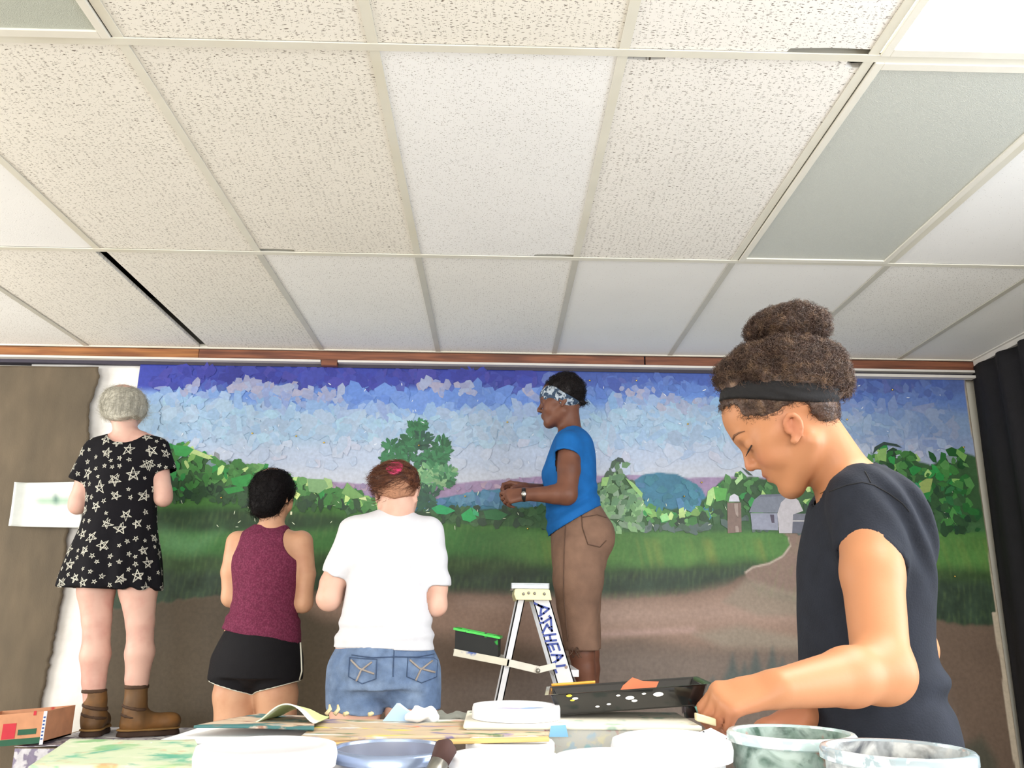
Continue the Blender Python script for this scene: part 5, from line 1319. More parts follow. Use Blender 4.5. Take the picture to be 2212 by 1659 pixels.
    for pts in ([(1792, 1062), (1830, 1048), (1862, 1042), (1888, 1048), (1920, 1066), (1950, 1088), (1968, 1110)], [(1868, 1018), (1876, 1032), (1882, 1046)]):
        q = [near(pts[i][0]+(pts[i+1][0]-pts[i][0])*t_, pts[i][1]+(pts[i+1][1]-pts[i][1])*t_) for i in range(len(pts)-1) for t_ in np.linspace(0, 1, 6)[:-1]]
        q = [v for v in q if v is not None]
        if len(q) > 3: MB().tube(q, .0011, 5).build('seam', M_seam, o, True)
    # trousers
    tr = Fld(); tr.add(loft(stations([(1585, 1752, 2050, .135), (1640, 1746, 2062, .145)], Y)+[(.80, .60, Y, .115, .155), (.74, .60, Y, .11, .158)]), 0)
    for sg in (-1, 1): tr.chain([A3(.60, Y+sg*.075, .76), A3(.59, Y+sg*.08, .45), A3(.60, Y+sg*.085, .07)], (.085, .06, .05), .03)
    M_tr = mat('trousers_navy', (36, 40, 54), .85, .2, 30, bump=.2, bs=260); skin_obj('trousers', tr, .008, M_tr, root)
    for sg in (-1, 1):
        sh = Fld(); sh.add(seg((.61, Y+sg*.085, .04), (.47, Y+sg*.09, .035), .042, .034), 0); sh.add(seg((.60, Y+sg*.085, .08), (.60, Y+sg*.085, .04), .045, .04), .02); sh.cutplane((0, 0, .002), (0, 0, -1)); skin_obj('shoe', sh, .008, mat('shoe_grey', (70, 70, 74), .7, .1), root)
    # hair: tight to the skull below the headband, full above it
    M_h = mat('hair_brown_curls', (80, 58, 47), .5, .5, 70, spec=.5, bump=.6, bs=150, col2=(130, 102, 78), mixs=(60, .5, .72))
    rs = np.random.default_rng(11)
    fr, bk = p(1556, 836), p(1796, 866); nb = np.cross(bk-fr, (0, 1, 0.10)); nb *= np.sign(nb[2])/np.linalg.norm(nb); c0 = (fr+bk)/2-A3(0, 0, .006)
    h = Fld(); h.add(ell(loc((0, -.022, .050)), (.084, .1, .085), R), 0)
    h.add(ell(p(1690, 800, 1.43), (.088, .085, .040)), .03); h.add(ell(p(1765, 818, 1.43), (.048, .07, .042)), .03); h.add(ell(p(1600, 812, 1.43), (.036, .06, .03)), .03)
    h.cut(lambda P: -(P-c0)@nb-.006)
    h.disp = lambda P: wave(P, 90, 53, .0045)
    V, Q = mesh_field(h, .0045); V = relax(V, Q, 1); hair = obj('hair', V, Q, M_h, root, True)
    N_ = vnorm(V, Q); keep = (V-c0)@nb > .014
    sv, sf = strands(V[keep], N_[keep], 8500, rs, .017, .0032, 1.8, .00045, (0, 0, 0), 9, .35); tag(obj('curls', sv, sf, M_h, hair), kind='stuff')
    cp = Fld(); cp.add(ell(loc((0, -.014, .042)), (.0752, .0942, .0817), R), 0); cp.add(ell(loc((0, .037, .047)), (.0597, .0637, .0637), R), .02); cp.add(ell(loc((0, -.042, -.006)), (.052, .036, .046), R), .02)
    hx_, hy_ = np.array([(1400, 888), (1550, 888), (1572, 878), (1590, 874), (1606, 900), (1640, 898), (1656, 906), (1664, 918), (1676, 898), (1690, 880), (1722, 866), (1744, 872), (1756, 894), (1768, 912), (1800, 920), (2000, 920)], float).T
    def line(P):
        a_, b_ = proj(P); return (b_-np.interp(a_, hx_, hy_)+2.5*np.sin(a_*.45)+2*np.sin(a_*.9))*.0008
    cp.cut(line); cp.cut(lambda P: (P-c0)@nb-.01)
    cp.disp = lambda P: wave(P, 110, 54, .0012)
    V, Q = mesh_field(cp, .0035); V = relax(V, Q, 1); hl_o = obj('hairline', V, Q, M_h, hair, True)
    V2 = V[((V-c0)@nb < -.004)]; N2 = vnorm(V, Q)[((V-c0)@nb < -.004)]
    sv, sf = strands(V2, N2, 3000, rs, .013, .0020, 1.2, .00035, (0, 0, -.003), 8, .12); tag(obj('baby_hair', sv, sf, M_h, hair), kind='stuff')
    bn = Fld()
    for q, r in (((1668, 706), (.036, .05, .025)), ((1700, 699), (.045, .055, .028)), ((1738, 706), (.036, .05, .026)), ((1652, 714), (.024, .04, .018)), ((1760, 704), (.018, .036, .018)), ((1700, 720), (.048, .05, .014))):
        bn.add(ell(p(*q, 1.43), r), .008)
    bn.add(seg(p(1698, 735, 1.43), p(1704, 770, 1.43), .030, .036), .008)
    bn.disp = lambda P: wave(P, 95, 57, .005)
    V, Q = mesh_field(bn, .0042); V = relax(V, Q, 1); bo = obj('bun', V, Q, M_h, hair, True)
    kp = V[:, 2] > p(1700, 738, 1.43)[2]
    sv, sf = strands(V[kp], vnorm(V, Q)[kp], 4200, rs, .015, .0032, 1.8, .00045, (0, 0, 0), 9, .35); tag(obj('bun_curls', sv, sf, M_h, hair), kind='stuff')
    tie = Fld(); tie.add(seg(p(1700, 742, 1.43), p(1702, 756, 1.43), .043, .046), 0); tie.cutplane(p(1700, 744, 1.43), (0, 0, 1)); tie.cutplane(p(1700, 752, 1.43), (0, 0, -1))
    skin_obj('hair_tie', tie, .004, mat('hair_tie_black', (14, 12, 13), .8, .1), hair)
    hb = Fld(); hb.it = [(0, 0, ell(loc((0, -.020, .048)), (.0855, .099, .090), R)), (0, .03, ell(loc((0, .036, .048)), (.066, .069, .068), R))]
    hb.cut(lambda P: np.abs((P-c0)@nb+.003*np.sin(P[:, 0]*30))-.0165); hb.disp = lambda P: .0012*np.sin(((P-c0)@nb)*420+3*np.sin(P[:, 0]*40))
    skin_obj('headband', hb, .0035, mat('headband_black', (16, 15, 18), .85, .2, 60, bump=.2, bs=300), root)
    # gold chain at the collar
    MB().tube([p(1772, 1066, 1.40), p(1786, 1060, 1.37), p(1800, 1050, 1.36)], .0008, 5).build('necklace', mat('gold_chain', (220, 180, 90), .25, .05, metal=1), root, True)
    return tips
GIRL_TIPS = person_girl()
# ------------------------------------------------------------------ furniture and things
M_alu = mat('ladder_aluminium', (214, 214, 216), .45, .08, 20, metal=0, col2=(196, 196, 200), mixs=(12, .5, .8))
M_cream = mat('ladder_cap_cream', (232, 220, 176), .5, .08, 20)
M_rivet = mat('rivet_steel', (150, 148, 140), .35, .1, metal=.8)
def ladder():
    Yn, Yf = 3.2, 3.54
    p = lambda x, y, Y=Yn: at(x, y, Y)
    root = thing('stepladder', (p(1160, 1300)[0], (Yn+Yf)/2, 0), 'white aluminium stepladder lettered in blue beside person in blue shirt', 'ladder')
    # cap
    c0, c1 = p(1111, 1296), p(1189, 1273)
    pr_ = [(c0[0], c1[2]-.002), (c0[0]-.002, (c0[2]+c1[2])/2), (c0[0]+.006, c0[2]), (c1[0]+.004, c0[2]), (c1[0]-.004, c1[2]-.003), (c1[0]-.008, c1[2]), (c0[0]+.006, c1[2])]
    cap = MB().prism([(x, Yn-.02, z) for x, z in pr_], (0, Yf-Yn+.04, 0)).build('cap', M_cream, root, bevel=.003)
    for a, b in ((1131, 1283), (1142, 1281), (1155, 1282), (1176, 1283)):
        q = p(a, b, Yn-.022); mb = MB().lathe((0, 0, 0), [(.0005, .003), (.004, .0025), (.0055, 0)], 12); v = np.array(mb.V)@np.array([[1, 0, 0], [0, 0, 1], [0, -1, 0]]).T
        mb.V = [(x+q[0], q[1]-abs(y), z+q[2]) for x, y, z in np.array(mb.V)[:, [0, 2, 1]]]; mb.build('rivet', M_rivet, cap, True)
    # rails: from cap to floor; direction from the photo's side view
    def rail(t0, t1, b0, b1, Y, nm, flange):
        T0, T1, B0, B1 = p(*t0), p(*t1), p(*b0), p(*b1)
        def ext(T, B): return T+(B-T)*(T[2]/(T[2]-B[2]))
        P = [T0, T1, ext(T1, B1), ext(T0, B0)]
        y0 = Y; w_ = .004
        mb = MB().prism([(q[0], y0, q[2]) for q in P], (0, w_, 0))
        # flanges of the channel
        for a, b in ((0, 3), (1, 2)):
            s = .004 if a == 0 else -.004
            mb.prism([(P[a][0], y0, P[a][2]), (P[a][0]+s, y0, P[a][2]), (P[b][0]+s, y0, P[b][2]), (P[b][0], y0, P[b][2])], (0, flange, 0))
        return mb.build(nm, M_alu, root), P
    r1, PF = rail((1150, 1293), (1187, 1293), (1217, 1523), (1256, 1523), Yn, 'front_rail', .022)
    r2, _ = rail((1150, 1293), (1187, 1293), (1217, 1523), (1256, 1523), Yf, 'front_rail', -.018)
    rail((1118, 1293), (1135, 1293), (1068, 1530), (1084, 1530), Yn+.004, 'rear_leg', .03)
    rail((1118, 1293), (1135, 1293), (1068, 1530), (1084, 1530), Yf, 'rear_leg', -.03)
    # treads
    for k, z in enumerate((.92, .62, .32)):
        t = (PF[0][2]-z)/(PF[0][2]-PF[3][2]); xa = PF[0][0]+(PF[3][0]-PF[0][0])*t; xb_ = PF[1][0]+(PF[2][0]-PF[1][0])*t
        MB().box(xa+.004, xb_+.03, Yn+.005, Yf, z-.025, z).build('tread', M_alu, root, bevel=.002)
    # rear braces
    for z in (.77, .35):
        t = (1.2-z)/1.2; q = p(1126, 1293); e = p(1076, 1530); x = q[0]+(e[0]-q[0])*(q[2]-z)/(q[2]-e[2])
        MB().box(x-.004, x+.006, Yn+.03, Yf, z-.012, z+.012).build('rear_brace', M_alu, root)
    # spreader and pail shelf arm
    M_arm = mat('spreader_bar', (210, 204, 184), .45, .1, 20, col2=(70, 96, 160), mixs=(18, .58, .66))
    M_arm2 = mat('spreader_bar_plain', (212, 208, 196), .45, .1, 20)
    def flat(a, b, h, m, nm, Y):
        A_, B_ = p(*a, Y), p(*b, Y); d = (B_-A_)/np.linalg.norm(B_-A_); n = np.cross(d, (0, 1, 0)); return MB().bar(A_, B_, n*h, A3(0, .0025, 0)).build(nm, m, root, bevel=.001)
    flat((980, 1409), (1100, 1432), .0125, M_arm, 'shelf_arm', Yn-.006); flat((1095, 1431), (1163, 1447), .013, M_arm2, 'spreader_arm', Yn-.006); flat((1160, 1448), (1200, 1438), .011, M_arm2, 'spreader_arm', Yn-.011)
    flat((980, 1409), (1100, 1432), .0125, M_arm, 'shelf_arm', Yf+.008); flat((1095, 1431), (1163, 1447), .013, M_arm2, 'spreader_arm', Yf+.008)
    a, b = p(980, 1402), p(1090, 1424); MB().prism([(a[0], Yn-.004, a[2]), (b[0], Yn-.004, b[2]), (b[0], Yf+.006, b[2]), (a[0], Yf+.006, a[2])], (0, 0, -.004)).build('pail_shelf', M_arm2, root)
    q = p(1162, 1449, Yn-.016); mb = MB().lathe((0, 0, 0), [(.0005, .006), (.006, .005), (.0085, 0)], 14); mb.V = [(x+q[0], q[1]-abs(y), z+q[2]) for x, y, z in np.array(mb.V)[:, [0, 2, 1]]]; mb.build('pivot', M_rivet, root, True)
    q = p(1223, 1441, Yn-.001); mb = MB().lathe((0, 0, 0), [(.0005, .004), (.004, .003), (.006, 0)], 12); mb.V = [(x+q[0], q[1]-abs(y), z+q[2]) for x, y, z in np.array(mb.V)[:, [0, 2, 1]]]; mb.build('rivet', mat('rivet_rust', (170, 150, 140), .5, .2), root, True)
    # brush-painted letters down the near front rail, strokes traced from the photo
    M_ink = mat('blue_marker', (62, 78, 150), .7, .2, 60)
    z_ = lambda u, v: (1000+u*.19289, 1240+v*.19289)
    S = [[(800, 325), (850, 350), (965, 388), (905, 440), (850, 472)], [(880, 360), (870, 440)], [(840, 345), (900, 380)],   # A
         [(872, 492), (884, 498), (880, 510)],                                                                             # point
         [(862, 548), (900, 545), (985, 490), (965, 470)], [(985, 500), (992, 590), (1000, 640), (965, 600), (940, 560)], [(935, 575), (892, 660)],  # R
         [(905, 690), (1040, 672)], [(972, 690), (985, 745)], [(920, 752), (1048, 742)],                                     # H
         [(948, 790), (1062, 778)], [(948, 790), (985, 872)], [(1000, 800), (1022, 850)], [(1062, 785), (1085, 852)],        # E
         [(988, 905), (1120, 912), (1070, 960), (1008, 1000)], [(1050, 912), (1062, 970)],                                   # A
         [(1020, 1036), (1145, 1022)], [(1020, 1036), (1048, 1105)]]                                                         # L
    for st in S:
        q = [p(*z_(*v), Yn-.0012) for v in st]; mb = MB()
        for i in range(len(q)-1):
            d = q[i+1]-q[i]; d /= np.linalg.norm(d)+1e-9; n = np.cross(d, (0, 1, 0)); mb.bar(q[i]-d*.002, q[i+1]+d*.002, n*.0038, A3(0, .0008, 0))
        mb.build('lettering', M_ink, r1)
    # clear lid lying on the cap
    a, b = p(1104, 1273), p(1186, 1262)
    M_clear = mat('clear_plastic', (226, 234, 238), .08, .02, trans=.85, alpha=1)
    t = thing('plastic_lid', ((a[0]+b[0])/2, (Yn+Yf)/2, c1[2]+.001), 'clear plastic lid lying on the stepladder cap', 'lid')
    x0, x1, z0 = a[0], b[0], c1[2]+.001
    MB().box(x0+.006, x1-.006, Yn-.015, Yf-.08, z0, z0+.003).build('panel', M_clear, t)
    mb = MB(); zt = z0+.020
    for q in ((x0, x1, Yn-.02, Yn-.016), (x0, x1, Yf-.079, Yf-.075), (x0, x0+.004, Yn-.016, Yf-.079), (x1-.004, x1, Yn-.016, Yf-.079)): mb.box(*q, z0, zt)
    mb.build('rim', M_clear, t)
    # green rimmed box on the shelf
    sd = (p(1090, 1424)-p(980, 1402)); sl = sd[2]/sd[0]
    q0 = p(978, 1402); L_ = .172; W_ = .17; H_ = .066
    t = thing('paint_box', (q0[0]+.085, Yn+.1, p(1030, 1412)[2]), 'black paint box with bright green rim on the ladder shelf', 'box')
    def bx(u, v, w_): return (q0[0]+u*L_+.012*v, Yn-.0+v*W_, q0[2]+.0015+u*L_*sl+w_*H_)
    mb = MB(); th = .03
    o8 = [bx(u, v, w_) for w_ in (0, 1) for u, v in ((.04, .03), (.96, .03), (.96, .97), (.04, .97))]; i8 = [bx(u, v, w_) for w_ in (.1, 1) for u, v in ((.08, .08), (.92, .08), (.92, .92), (.08, .92))]
    mb.add(o8+i8, [(3, 2, 1, 0), (0, 1, 5, 4), (1, 2, 6, 5), (2, 3, 7, 6), (3, 0, 4, 7), (8, 9, 10, 11), (9, 8, 12, 13), (10, 9, 13, 14), (11, 10, 14, 15), (8, 11, 15, 12), (4, 5, 13, 12), (5, 6, 14, 13), (6, 7, 15, 14), (7, 4, 12, 15)])
    M_bk = mat('box_black', (20, 22, 20), .7, .2, 30, col2=(30, 150, 50), mixs=(14, .66, .7)); mb.build('body', M_bk, t)
    M_g = mat('paint_green', (50, 200, 60), .4, .2, 40, col2=(24, 60, 26), mixs=(40, .62, .66))
    mb = MB(); r0 = [bx(u, v, 1.0) for u, v in ((0, 0), (1, 0), (1, 1), (0, 1))]; r1_ = [bx(u, v, 1.0) for u, v in ((.09, .1), (.91, .1), (.91, .9), (.09, .9))]
    up = A3(0, 0, .008); V8 = [np.array(q) for q in r0+r1_]; V16 = V8+[v+up for v in V8]
    Fc = []
    for i in range(4):
        j = (i+1) % 4; Fc += [(i, j, 8+j, 8+i), (4+j, 4+i, 12+i, 12+j), (8+i, 8+j, 12+j, 12+i), (j, i, 4+i, 4+j)]
    mb.add(V16, Fc); mb.build('rim', M_g, t)
    pv = [bx(u, v, .62) for u, v in ((.08, .08), (.92, .08), (.92, .92), (.08, .92))]; MB().poly(pv).build('paint', M_g, t)
ladder()

# ---- benches the painters stand on
M_bt = mat('bench_top_wood', (150, 130, 104), .6, .2, 6, stretch=(1, 8, 8)); M_bl = mat('bench_leg_steel', (90, 90, 92), .5, .1, metal=.5)
def bench(x0, x1, y0, y1, z, label, name='bench'):
    t = thing(name, ((x0+x1)/2, (y0+y1)/2, 0), label, 'bench')
    MB().box(x0, x1, y0, y1, z-.03, z).build('top', M_bt, t, bevel=.003)
    for x in (x0+.05, x1-.05):
        for y in (y0+.05, y1-.05): MB().box(x-.018, x+.018, y-.018, y+.018, 0, z-.03).build('leg', M_bl, t)
    MB().box(x0+.068, x1-.068, (y0+y1)/2-.015, (y0+y1)/2+.015, z-.09, z-.03).build('rail', M_bl, t)
bx0, bx1 = at(70, 1600, 3.6)[0], at(425, 1600, 3.6)[0]
bench(bx0, bx1, 3.5, 4.12, BENCH_Z-.003, 'low bench under the person in the star dress, covered with newspaper')
bench(.12, .86, 3.575, 4.05, STAND_Z-.006, 'low bench behind the stepladder under the person in blue shirt')
# newspapers on the left bench
def sheet(name, P, z, m, label, cat, group=None, th=.0012, curl=0, cols=None, n1=24, n2=16, seed=1, parent=None):
    """slightly rumpled sheet; P four corners (x,y) in order"""
    P = [np.array(q, float) for q in P]; V = []; UV = []
    for j in range(n2):
        for i in range(n1):
            s_, t_ = i/(n1-1), j/(n2-1); q = (1-t_)*((1-s_)*P[0]+s_*P[1])+t_*((1-s_)*P[3]+s_*P[2])
            V.append((q[0], q[1], z+curl*(.5+.5*math.sin(7*q[0]*3+seed)*math.cos(9*q[1]*2+seed*2))+.5*curl*math.sin(31*q[0]+17*q[1]+seed))); UV.append((s_, t_))
    ii = np.arange(n1*n2).reshape(n2, n1); C = cols(np.array(UV)) if cols else None
    o = obj(name, V, np.stack([ii[:-1, :-1], ii[:-1, 1:], ii[1:, 1:], ii[1:, :-1]], -1).reshape(-1, 4), m, parent, True, cols=C)
    sl = o.modifiers.new('thickness', 'SOLIDIFY'); sl.thickness = th; sl.offset = 1
    if label: tag(o, label, cat, group)
    return o
M_news = mat('newsprint', (196, 194, 200), .8, .15, 60, col2=(128, 120, 142), mixs=(26, .5, .56)); M_news2 = mat('newsprint_pale', (212, 212, 216), .8, .12, 70, col2=(150, 146, 160), mixs=(30, .56, .6))
M_tri = mat('news_blue', (50, 84, 150), .8, .1)
zb = BENCH_Z+.0
n1 = sheet('newspaper', [(bx0-.01, 3.49), (bx0+.5, 3.485), (bx0+.52, 3.72), (bx0+.02, 3.74)], zb-.0, M_news, 'grey-purple printed newspaper spread on the left bench front', 'newspaper', curl=.004, n1=40)
n2 = sheet('newspaper', [(bx0+.02, 3.75), (bx1-.01, 3.76), (bx1-.01, 4.1), (bx0+.03, 4.1)], zb-.0022, M_news2, 'pale newspaper under the brown boots', 'newspaper', curl=.0, n1=40)
# printed edge of the newspaper hanging over the bench front
q0, q1 = at(105, 1592, 3.47), at(330, 1586, 3.47)
Vn = []; k1, k2 = 40, 8
for j in range(k2):
    for i in range(k1):
        s_, t_ = i/(k1-1), j/(k2-1); Vn.append((bx0-.0+.56*s_, 3.478-.006*math.sin(s_*17)*t_, zb-.004-.075*t_*(1+.25*math.sin(s_*9))))
ii = np.arange(k1*k2).reshape(k2, k1)
nh = obj('newspaper', Vn, np.stack([ii[:-1, :-1], ii[1:, :-1], ii[1:, 1:], ii[:-1, 1:]], -1).reshape(-1, 4), M_news, None, True); tag(nh, 'newspaper edge with blue triangles drooping over the left bench front', 'newspaper'); nh.modifiers.new('thickness', 'SOLIDIFY').thickness = .001
for a, b in ((177, 1602), (245, 1603)):
    c = at(a, b, 3.466); MB().prism([c+A3(-.012, 0, -.008), c+A3(.012, 0, -.008), c+A3(0, 0, .012)], (0, .001, 0)).build('triangle_print', M_tri, nh)
for a, b, w_ in ((150, 1604, 14), (212, 1606, 10), (284, 1606, 16)):
    c = at(a, b, 3.466); MB().box(c[0]-w_*.001, c[0]+w_*.001, c[1], c[1]+.001, c[2]-.006, c[2]+.006).build('print_block', mat('news_white', (226, 226, 228), .8, .05), nh)
# cardboard box at the far left
def carton():
    a, b = at(-40, 1572, 3.5), at(100, 1553, 3.5); c, d = at(-40, 1652, 3.5), at(100, 1602, 3.5)
    z0 = zb+.002
    M_c = mat('carton_orange', (196, 140, 104), .8, .15, 20, col2=(176, 60, 50), mixs=(8, .56, .62)); M_cg = mat('carton_green', (28, 84, 60), .7, .15, 20); M_cw = mat('carton_label', (216, 216, 220), .7, .05, 30); M_cr = mat('carton_red', (190, 40, 56), .7, .1)
    t = thing('carton', (a[0]+.06, 3.6, z0-.09), 'open cardboard fruit carton with red and green print on the left bench', 'box')
    H = .115; x0, x1 = b[0]-.30, b[0]
    tilt = .16
    def q(x, y, z): return (x, y, z0+.012+z-tilt*(x1-x)*.55)
    th = .006
    def wall(xa, xb_, ya, yb, za, zb_, nm, m):
        V = [q(x, y, z) for z in (za, zb_) for y in (ya, yb) for x in (xa, xb_)]
        return MB().add(V, [(0, 2, 3, 1), (4, 5, 7, 6), (0, 1, 5, 4), (2, 6, 7, 3), (0, 4, 6, 2), (1, 3, 7, 5)]).build(nm, m, t)
    wall(x0, x1, 3.498, 3.504, 0, H, 'side', M_c); wall(x0, x1, 3.72, 3.726, 0, H, 'side', M_c); wall(x0, x0+th, 3.504, 3.72, 0, H, 'end', M_c); wall(x1-th, x1, 3.504, 3.72, 0, H, 'end', M_c); wall(x0, x1, 3.504, 3.72, 0, th, 'bottom', M_c)
    wall(x0, x1-.012, 3.4965, 3.498, 0, .022, 'green_band', M_cg); wall(x1-.1, x1-.03, 3.4965, 3.498, .035, .055, 'green_print', M_cg); wall(x1-.16, x1-.11, 3.4965, 3.498, .024, .08, 'red_print', M_cr); wall(x1-.05, x1-.04, 3.4965, 3.498, H-.012, H+.004, 'red_print', M_cr)
    lb = wall(x1-.011, x1+.002, 3.4955, 3.498, -.006, H+.0, 'label_strip', M_cw)
    for k in range(7): wall(x1-.009, x1-.001, 3.4948, 3.4955, .012+k*.013, .018+k*.013, 'label_print', M_tri)
carton()

# ---- work table and everything on it
TZ = .76
M_tt = mat('table_laminate', (206, 200, 188), .5, .08, 8, col2=(150, 160, 150), mixs=(7, .6, .68)); M_tl = mat('table_leg', (80, 80, 84), .4, .1, metal=.6)
def table():
    t = thing('work_table', (.05, .9, 0), 'long work table crowded with paint tubs in the foreground', 'table')
    MB().box(-1.05, 1.15, .5, 1.235, TZ-.03, TZ).build('top', M_tt, t, bevel=.004)
    for x in (-.95, 1.05):
        for y in (.57, 1.165): MB().tube([(x, y, 0), (x, y, TZ-.03)], .016, 10).build('leg', M_tl, t, True)
        MB().tube([(x, .57, .12), (x, 1.165, .12)], .01, 8).build('brace', M_tl, t, True)
    MB().tube([(-.95, .87, TZ-.06), (1.05, .87, TZ-.06)], .012, 8).build('brace', M_tl, t, True)
table()
def tub(name, px_, py_, hw, Y, m_wall, m_in, label, cat='tub', taper=.86, rim=.006, fill=.55, h=None, lid=None, m_rim=None, wall_t=.0025, group=None):
    """round container whose rim centre shows at the given picture point"""
    c = at(px_, py_, Y); r = abs(at(px_+hw, py_, Y)[0]-at(px_-hw, py_, Y)[0])/2
    H = c[2]-TZ if h is None else h; z0 = c[2]-H
    t = thing(name, (c[0], Y, z0), label, cat, group); rb = r*taper
    base = (c[0], Y, z0)
    mb = MB().lathe(base, [(.0005, 0), (rb*.9, 0), (rb, .006), (rb+(r-rb)*.5, H*.5), (r-rim*.5, H-.012), (r-rim*.5, H-.001), (r-rim*.5-wall_t, H-.001), (rb+(r-rb)*.5-wall_t, H*.5), (rb-wall_t, .009), (.0005, .008)], 56)
    auto_smooth(mb.build('body', m_wall, t), 50)
    rm = MB().lathe(base, [(r-rim*.5-wall_t, H-.001), (r-rim*.4-wall_t, H+.0015), (r, H+.0015), (r+rim*.35, H-.001), (r+rim*.35, H-.009), (r-rim*.4, H-.011)], 56); auto_smooth(rm.build('rim', m_rim or m_wall, t), 60)
    if fill: 
        rf = rb+(r-rb)*fill-wall_t-.001; MB().lathe((c[0], Y, z0+H*fill), [(.0005, 0), (rf*.6, .001), (rf, 0)], 40).build('paint', m_in, t, True)
    return t, c, r, H
def vcolor_smears(seed, base, pal, thr=.25, sc=60):
    def fn(V):
        c = np.tile(lin(base), (len(V), 1)); 
        for k, q in enumerate(pal):
            w_ = np.clip((wave(V, sc, seed+k, 1.0)-thr)*6, 0, 1)[:, None]; c = c*(1-w_)+lin(q)*w_
        return c
    return fn
def smear(name, base, pal, seed=1, rough=.35, trans=0, sc=22, stretch=(1, 1, 1), lo=.54, hi=.58, rare=()):
    """plastic or board with several paint colours smeared over it"""
    m = bpy.data.materials.new(name); m.use_nodes = True; nt = m.node_tree; b = nt.nodes['Principled BSDF']; N = nt.nodes.new; LK = nt.links.new
    tc = N('ShaderNodeTexCoord'); r = N('ShaderNodeRGB'); r.outputs[0].default_value = (*L3(base), 1); src = r.outputs[0]; msk = None
    for k, q in enumerate(pal):
        mp = N('ShaderNodeMapping'); mp.inputs['Location'].default_value = (seed*3.1+k*7.7, k*3.3, seed+k*1.9); mp.inputs['Scale'].default_value = stretch; LK(tc.outputs['Object'], mp.inputs['Vector'])
        n = N('ShaderNodeTexNoise'); n.inputs['Scale'].default_value = sc*(1+.35*(k % 3)); n.inputs['Detail'].default_value = 4; n.inputs['Distortion'].default_value = .6; LK(mp.outputs[0], n.inputs['Vector'])
        mr = N('ShaderNodeMapRange'); ra = .12 if k in rare else 0; mr.inputs['From Min'].default_value = lo+ra; mr.inputs['From Max'].default_value = hi+ra; LK(n.outputs[0], mr.inputs['Value'])
        mx = N('ShaderNodeMix'); mx.data_type = 'RGBA'; LK(mr.outputs[0], mx.inputs['Factor']); LK(src, mx.inputs['A']); mx.inputs['B'].default_value = (*L3(q), 1); src = mx.outputs['Result']
        if trans:
            if msk is None: msk = mr.outputs[0]
            else:
                mm = N('ShaderNodeMath'); mm.operation = 'MAXIMUM'; LK(msk, mm.inputs[0]); LK(mr.outputs[0], mm.inputs[1]); msk = mm.outputs[0]
    LK(src, b.inputs['Base Color']); b.inputs['Roughness'].default_value = rough
    if trans:
        iv = N('ShaderNodeMath'); iv.operation = 'MULTIPLY_ADD'; LK(msk, iv.inputs[0]); iv.inputs[1].default_value = -trans; iv.inputs[2].default_value = trans; LK(iv.outputs[0], b.inputs['Transmission Weight'])
    return m
M_wp = mat('white_plastic', (238, 238, 242), .35, .03, 20); M_wpaint = mat('white_paint', (240, 240, 240), .25, .03)
M_grn = smear('murky_green_plastic', (150, 174, 164), [(84, 112, 98), (112, 140, 124), (60, 86, 74), (186, 204, 196), (200, 92, 66)], 2, .3, .1, 26, lo=.48, hi=.64, rare=(4,))
M_grnrim = smear('clear_rim_green', (206, 228, 228), [(186, 212, 212), (228, 238, 238)], 3, .15, .2, 30)
M_gry = smear('grey_smeared_plastic', (206, 212, 214), [(140, 144, 148), (170, 170, 168), (226, 228, 226), (104, 108, 114)], 4, .3, .06, 24, lo=.48, hi=.62)
M_gryrim = smear('clear_rim_grey', (190, 206, 214), [(214, 226, 230), (160, 178, 186)], 5, .15, .35, 30)
M_water = mat('dark_paint_water', (64, 66, 60), .1, .3, 12); M_water2 = mat('grey_paint_water', (120, 118, 116), .15, .3, 20)
tub('paint_tub', 1708, 1583, 130, 1.0, M_grn, M_water, 'clear tub smeared with murky green paint in front of the person in dark T-shirt', m_rim=M_grnrim, fill=.72, taper=.84)
tub('paint_tub', 1936, 1619, 152, .85, M_gry, M_water2, 'clear tub smeared with grey paint at the lower right', m_rim=M_gryrim, fill=.8, taper=.84)
# lidded white tub with cloth-like lid
t, c, r, H = tub('white_tub', 1450, 1607, 118, .97, M_wp, None, 'round white lidded tub left of the green-smeared tub', fill=0)
lp = [(.0005, .004), (r*.7, .004), (r*.9, .002), (r+.004, -.002), (r+.006, -.010), (r+.005, -.020), (r+.003, -.020), (r+.002, -.004)]
auto_smooth(MB().lathe((c[0], .97, c[2]), [(a, b+.006) for a, b in lp], 56).build('lid', M_wp, t), 50)
gs = MB().lathe((c[0], .97, c[2]-.045), [(r*.955, 0), (r*.975, .016)], 56); gs.build('label_band', mat('label_green', (16, 110, 70), .5, .1), t, True)
tub('white_tub', 1345, 1640, 146, .81, M_wp, M_wpaint, 'wide open white tub at the bottom edge, left of the lidded tub', fill=.9)
tub('white_tub', 1090, 1634, 116, .88, M_wp, M_wpaint, 'open white tub at the bottom edge below the ridged jar', fill=.86)
t, c, r, H = tub('white_jar', 1102, 1602, 92, 1.025, M_wp, None, 'white jar with ridged neck under the cardboard palette end', fill=0, taper=.96)
for k in range(3): MB().lathe((c[0], 1.025, c[2]-.012-k*.008), [(r-.001, -.002), (r+.0025, 0), (r-.001, .002)], 48).build('thread', M_wp, t, True)
MB().lathe((c[0], 1.025, c[2]), [(.0005, .001), (r-.004, .001)], 48).build('lid', M_wp, t, True)
M_tin = mat('tin_steel', (188, 190, 200), .28, .12, 14, metal=.75, col2=(226, 226, 232), mixs=(8, .5, .6))
t, c, r, H = tub('paint_can', 846, 1617, 128, .92, M_tin, mat('blue_grey_paint', (150, 164, 196), .2, .1), 'silver paint can with bluish rim below the cardboard palette', 'paint can', fill=.9, taper=1.0, m_rim=mat('can_rim', (150, 166, 196), .25, .15, 20, metal=.6))
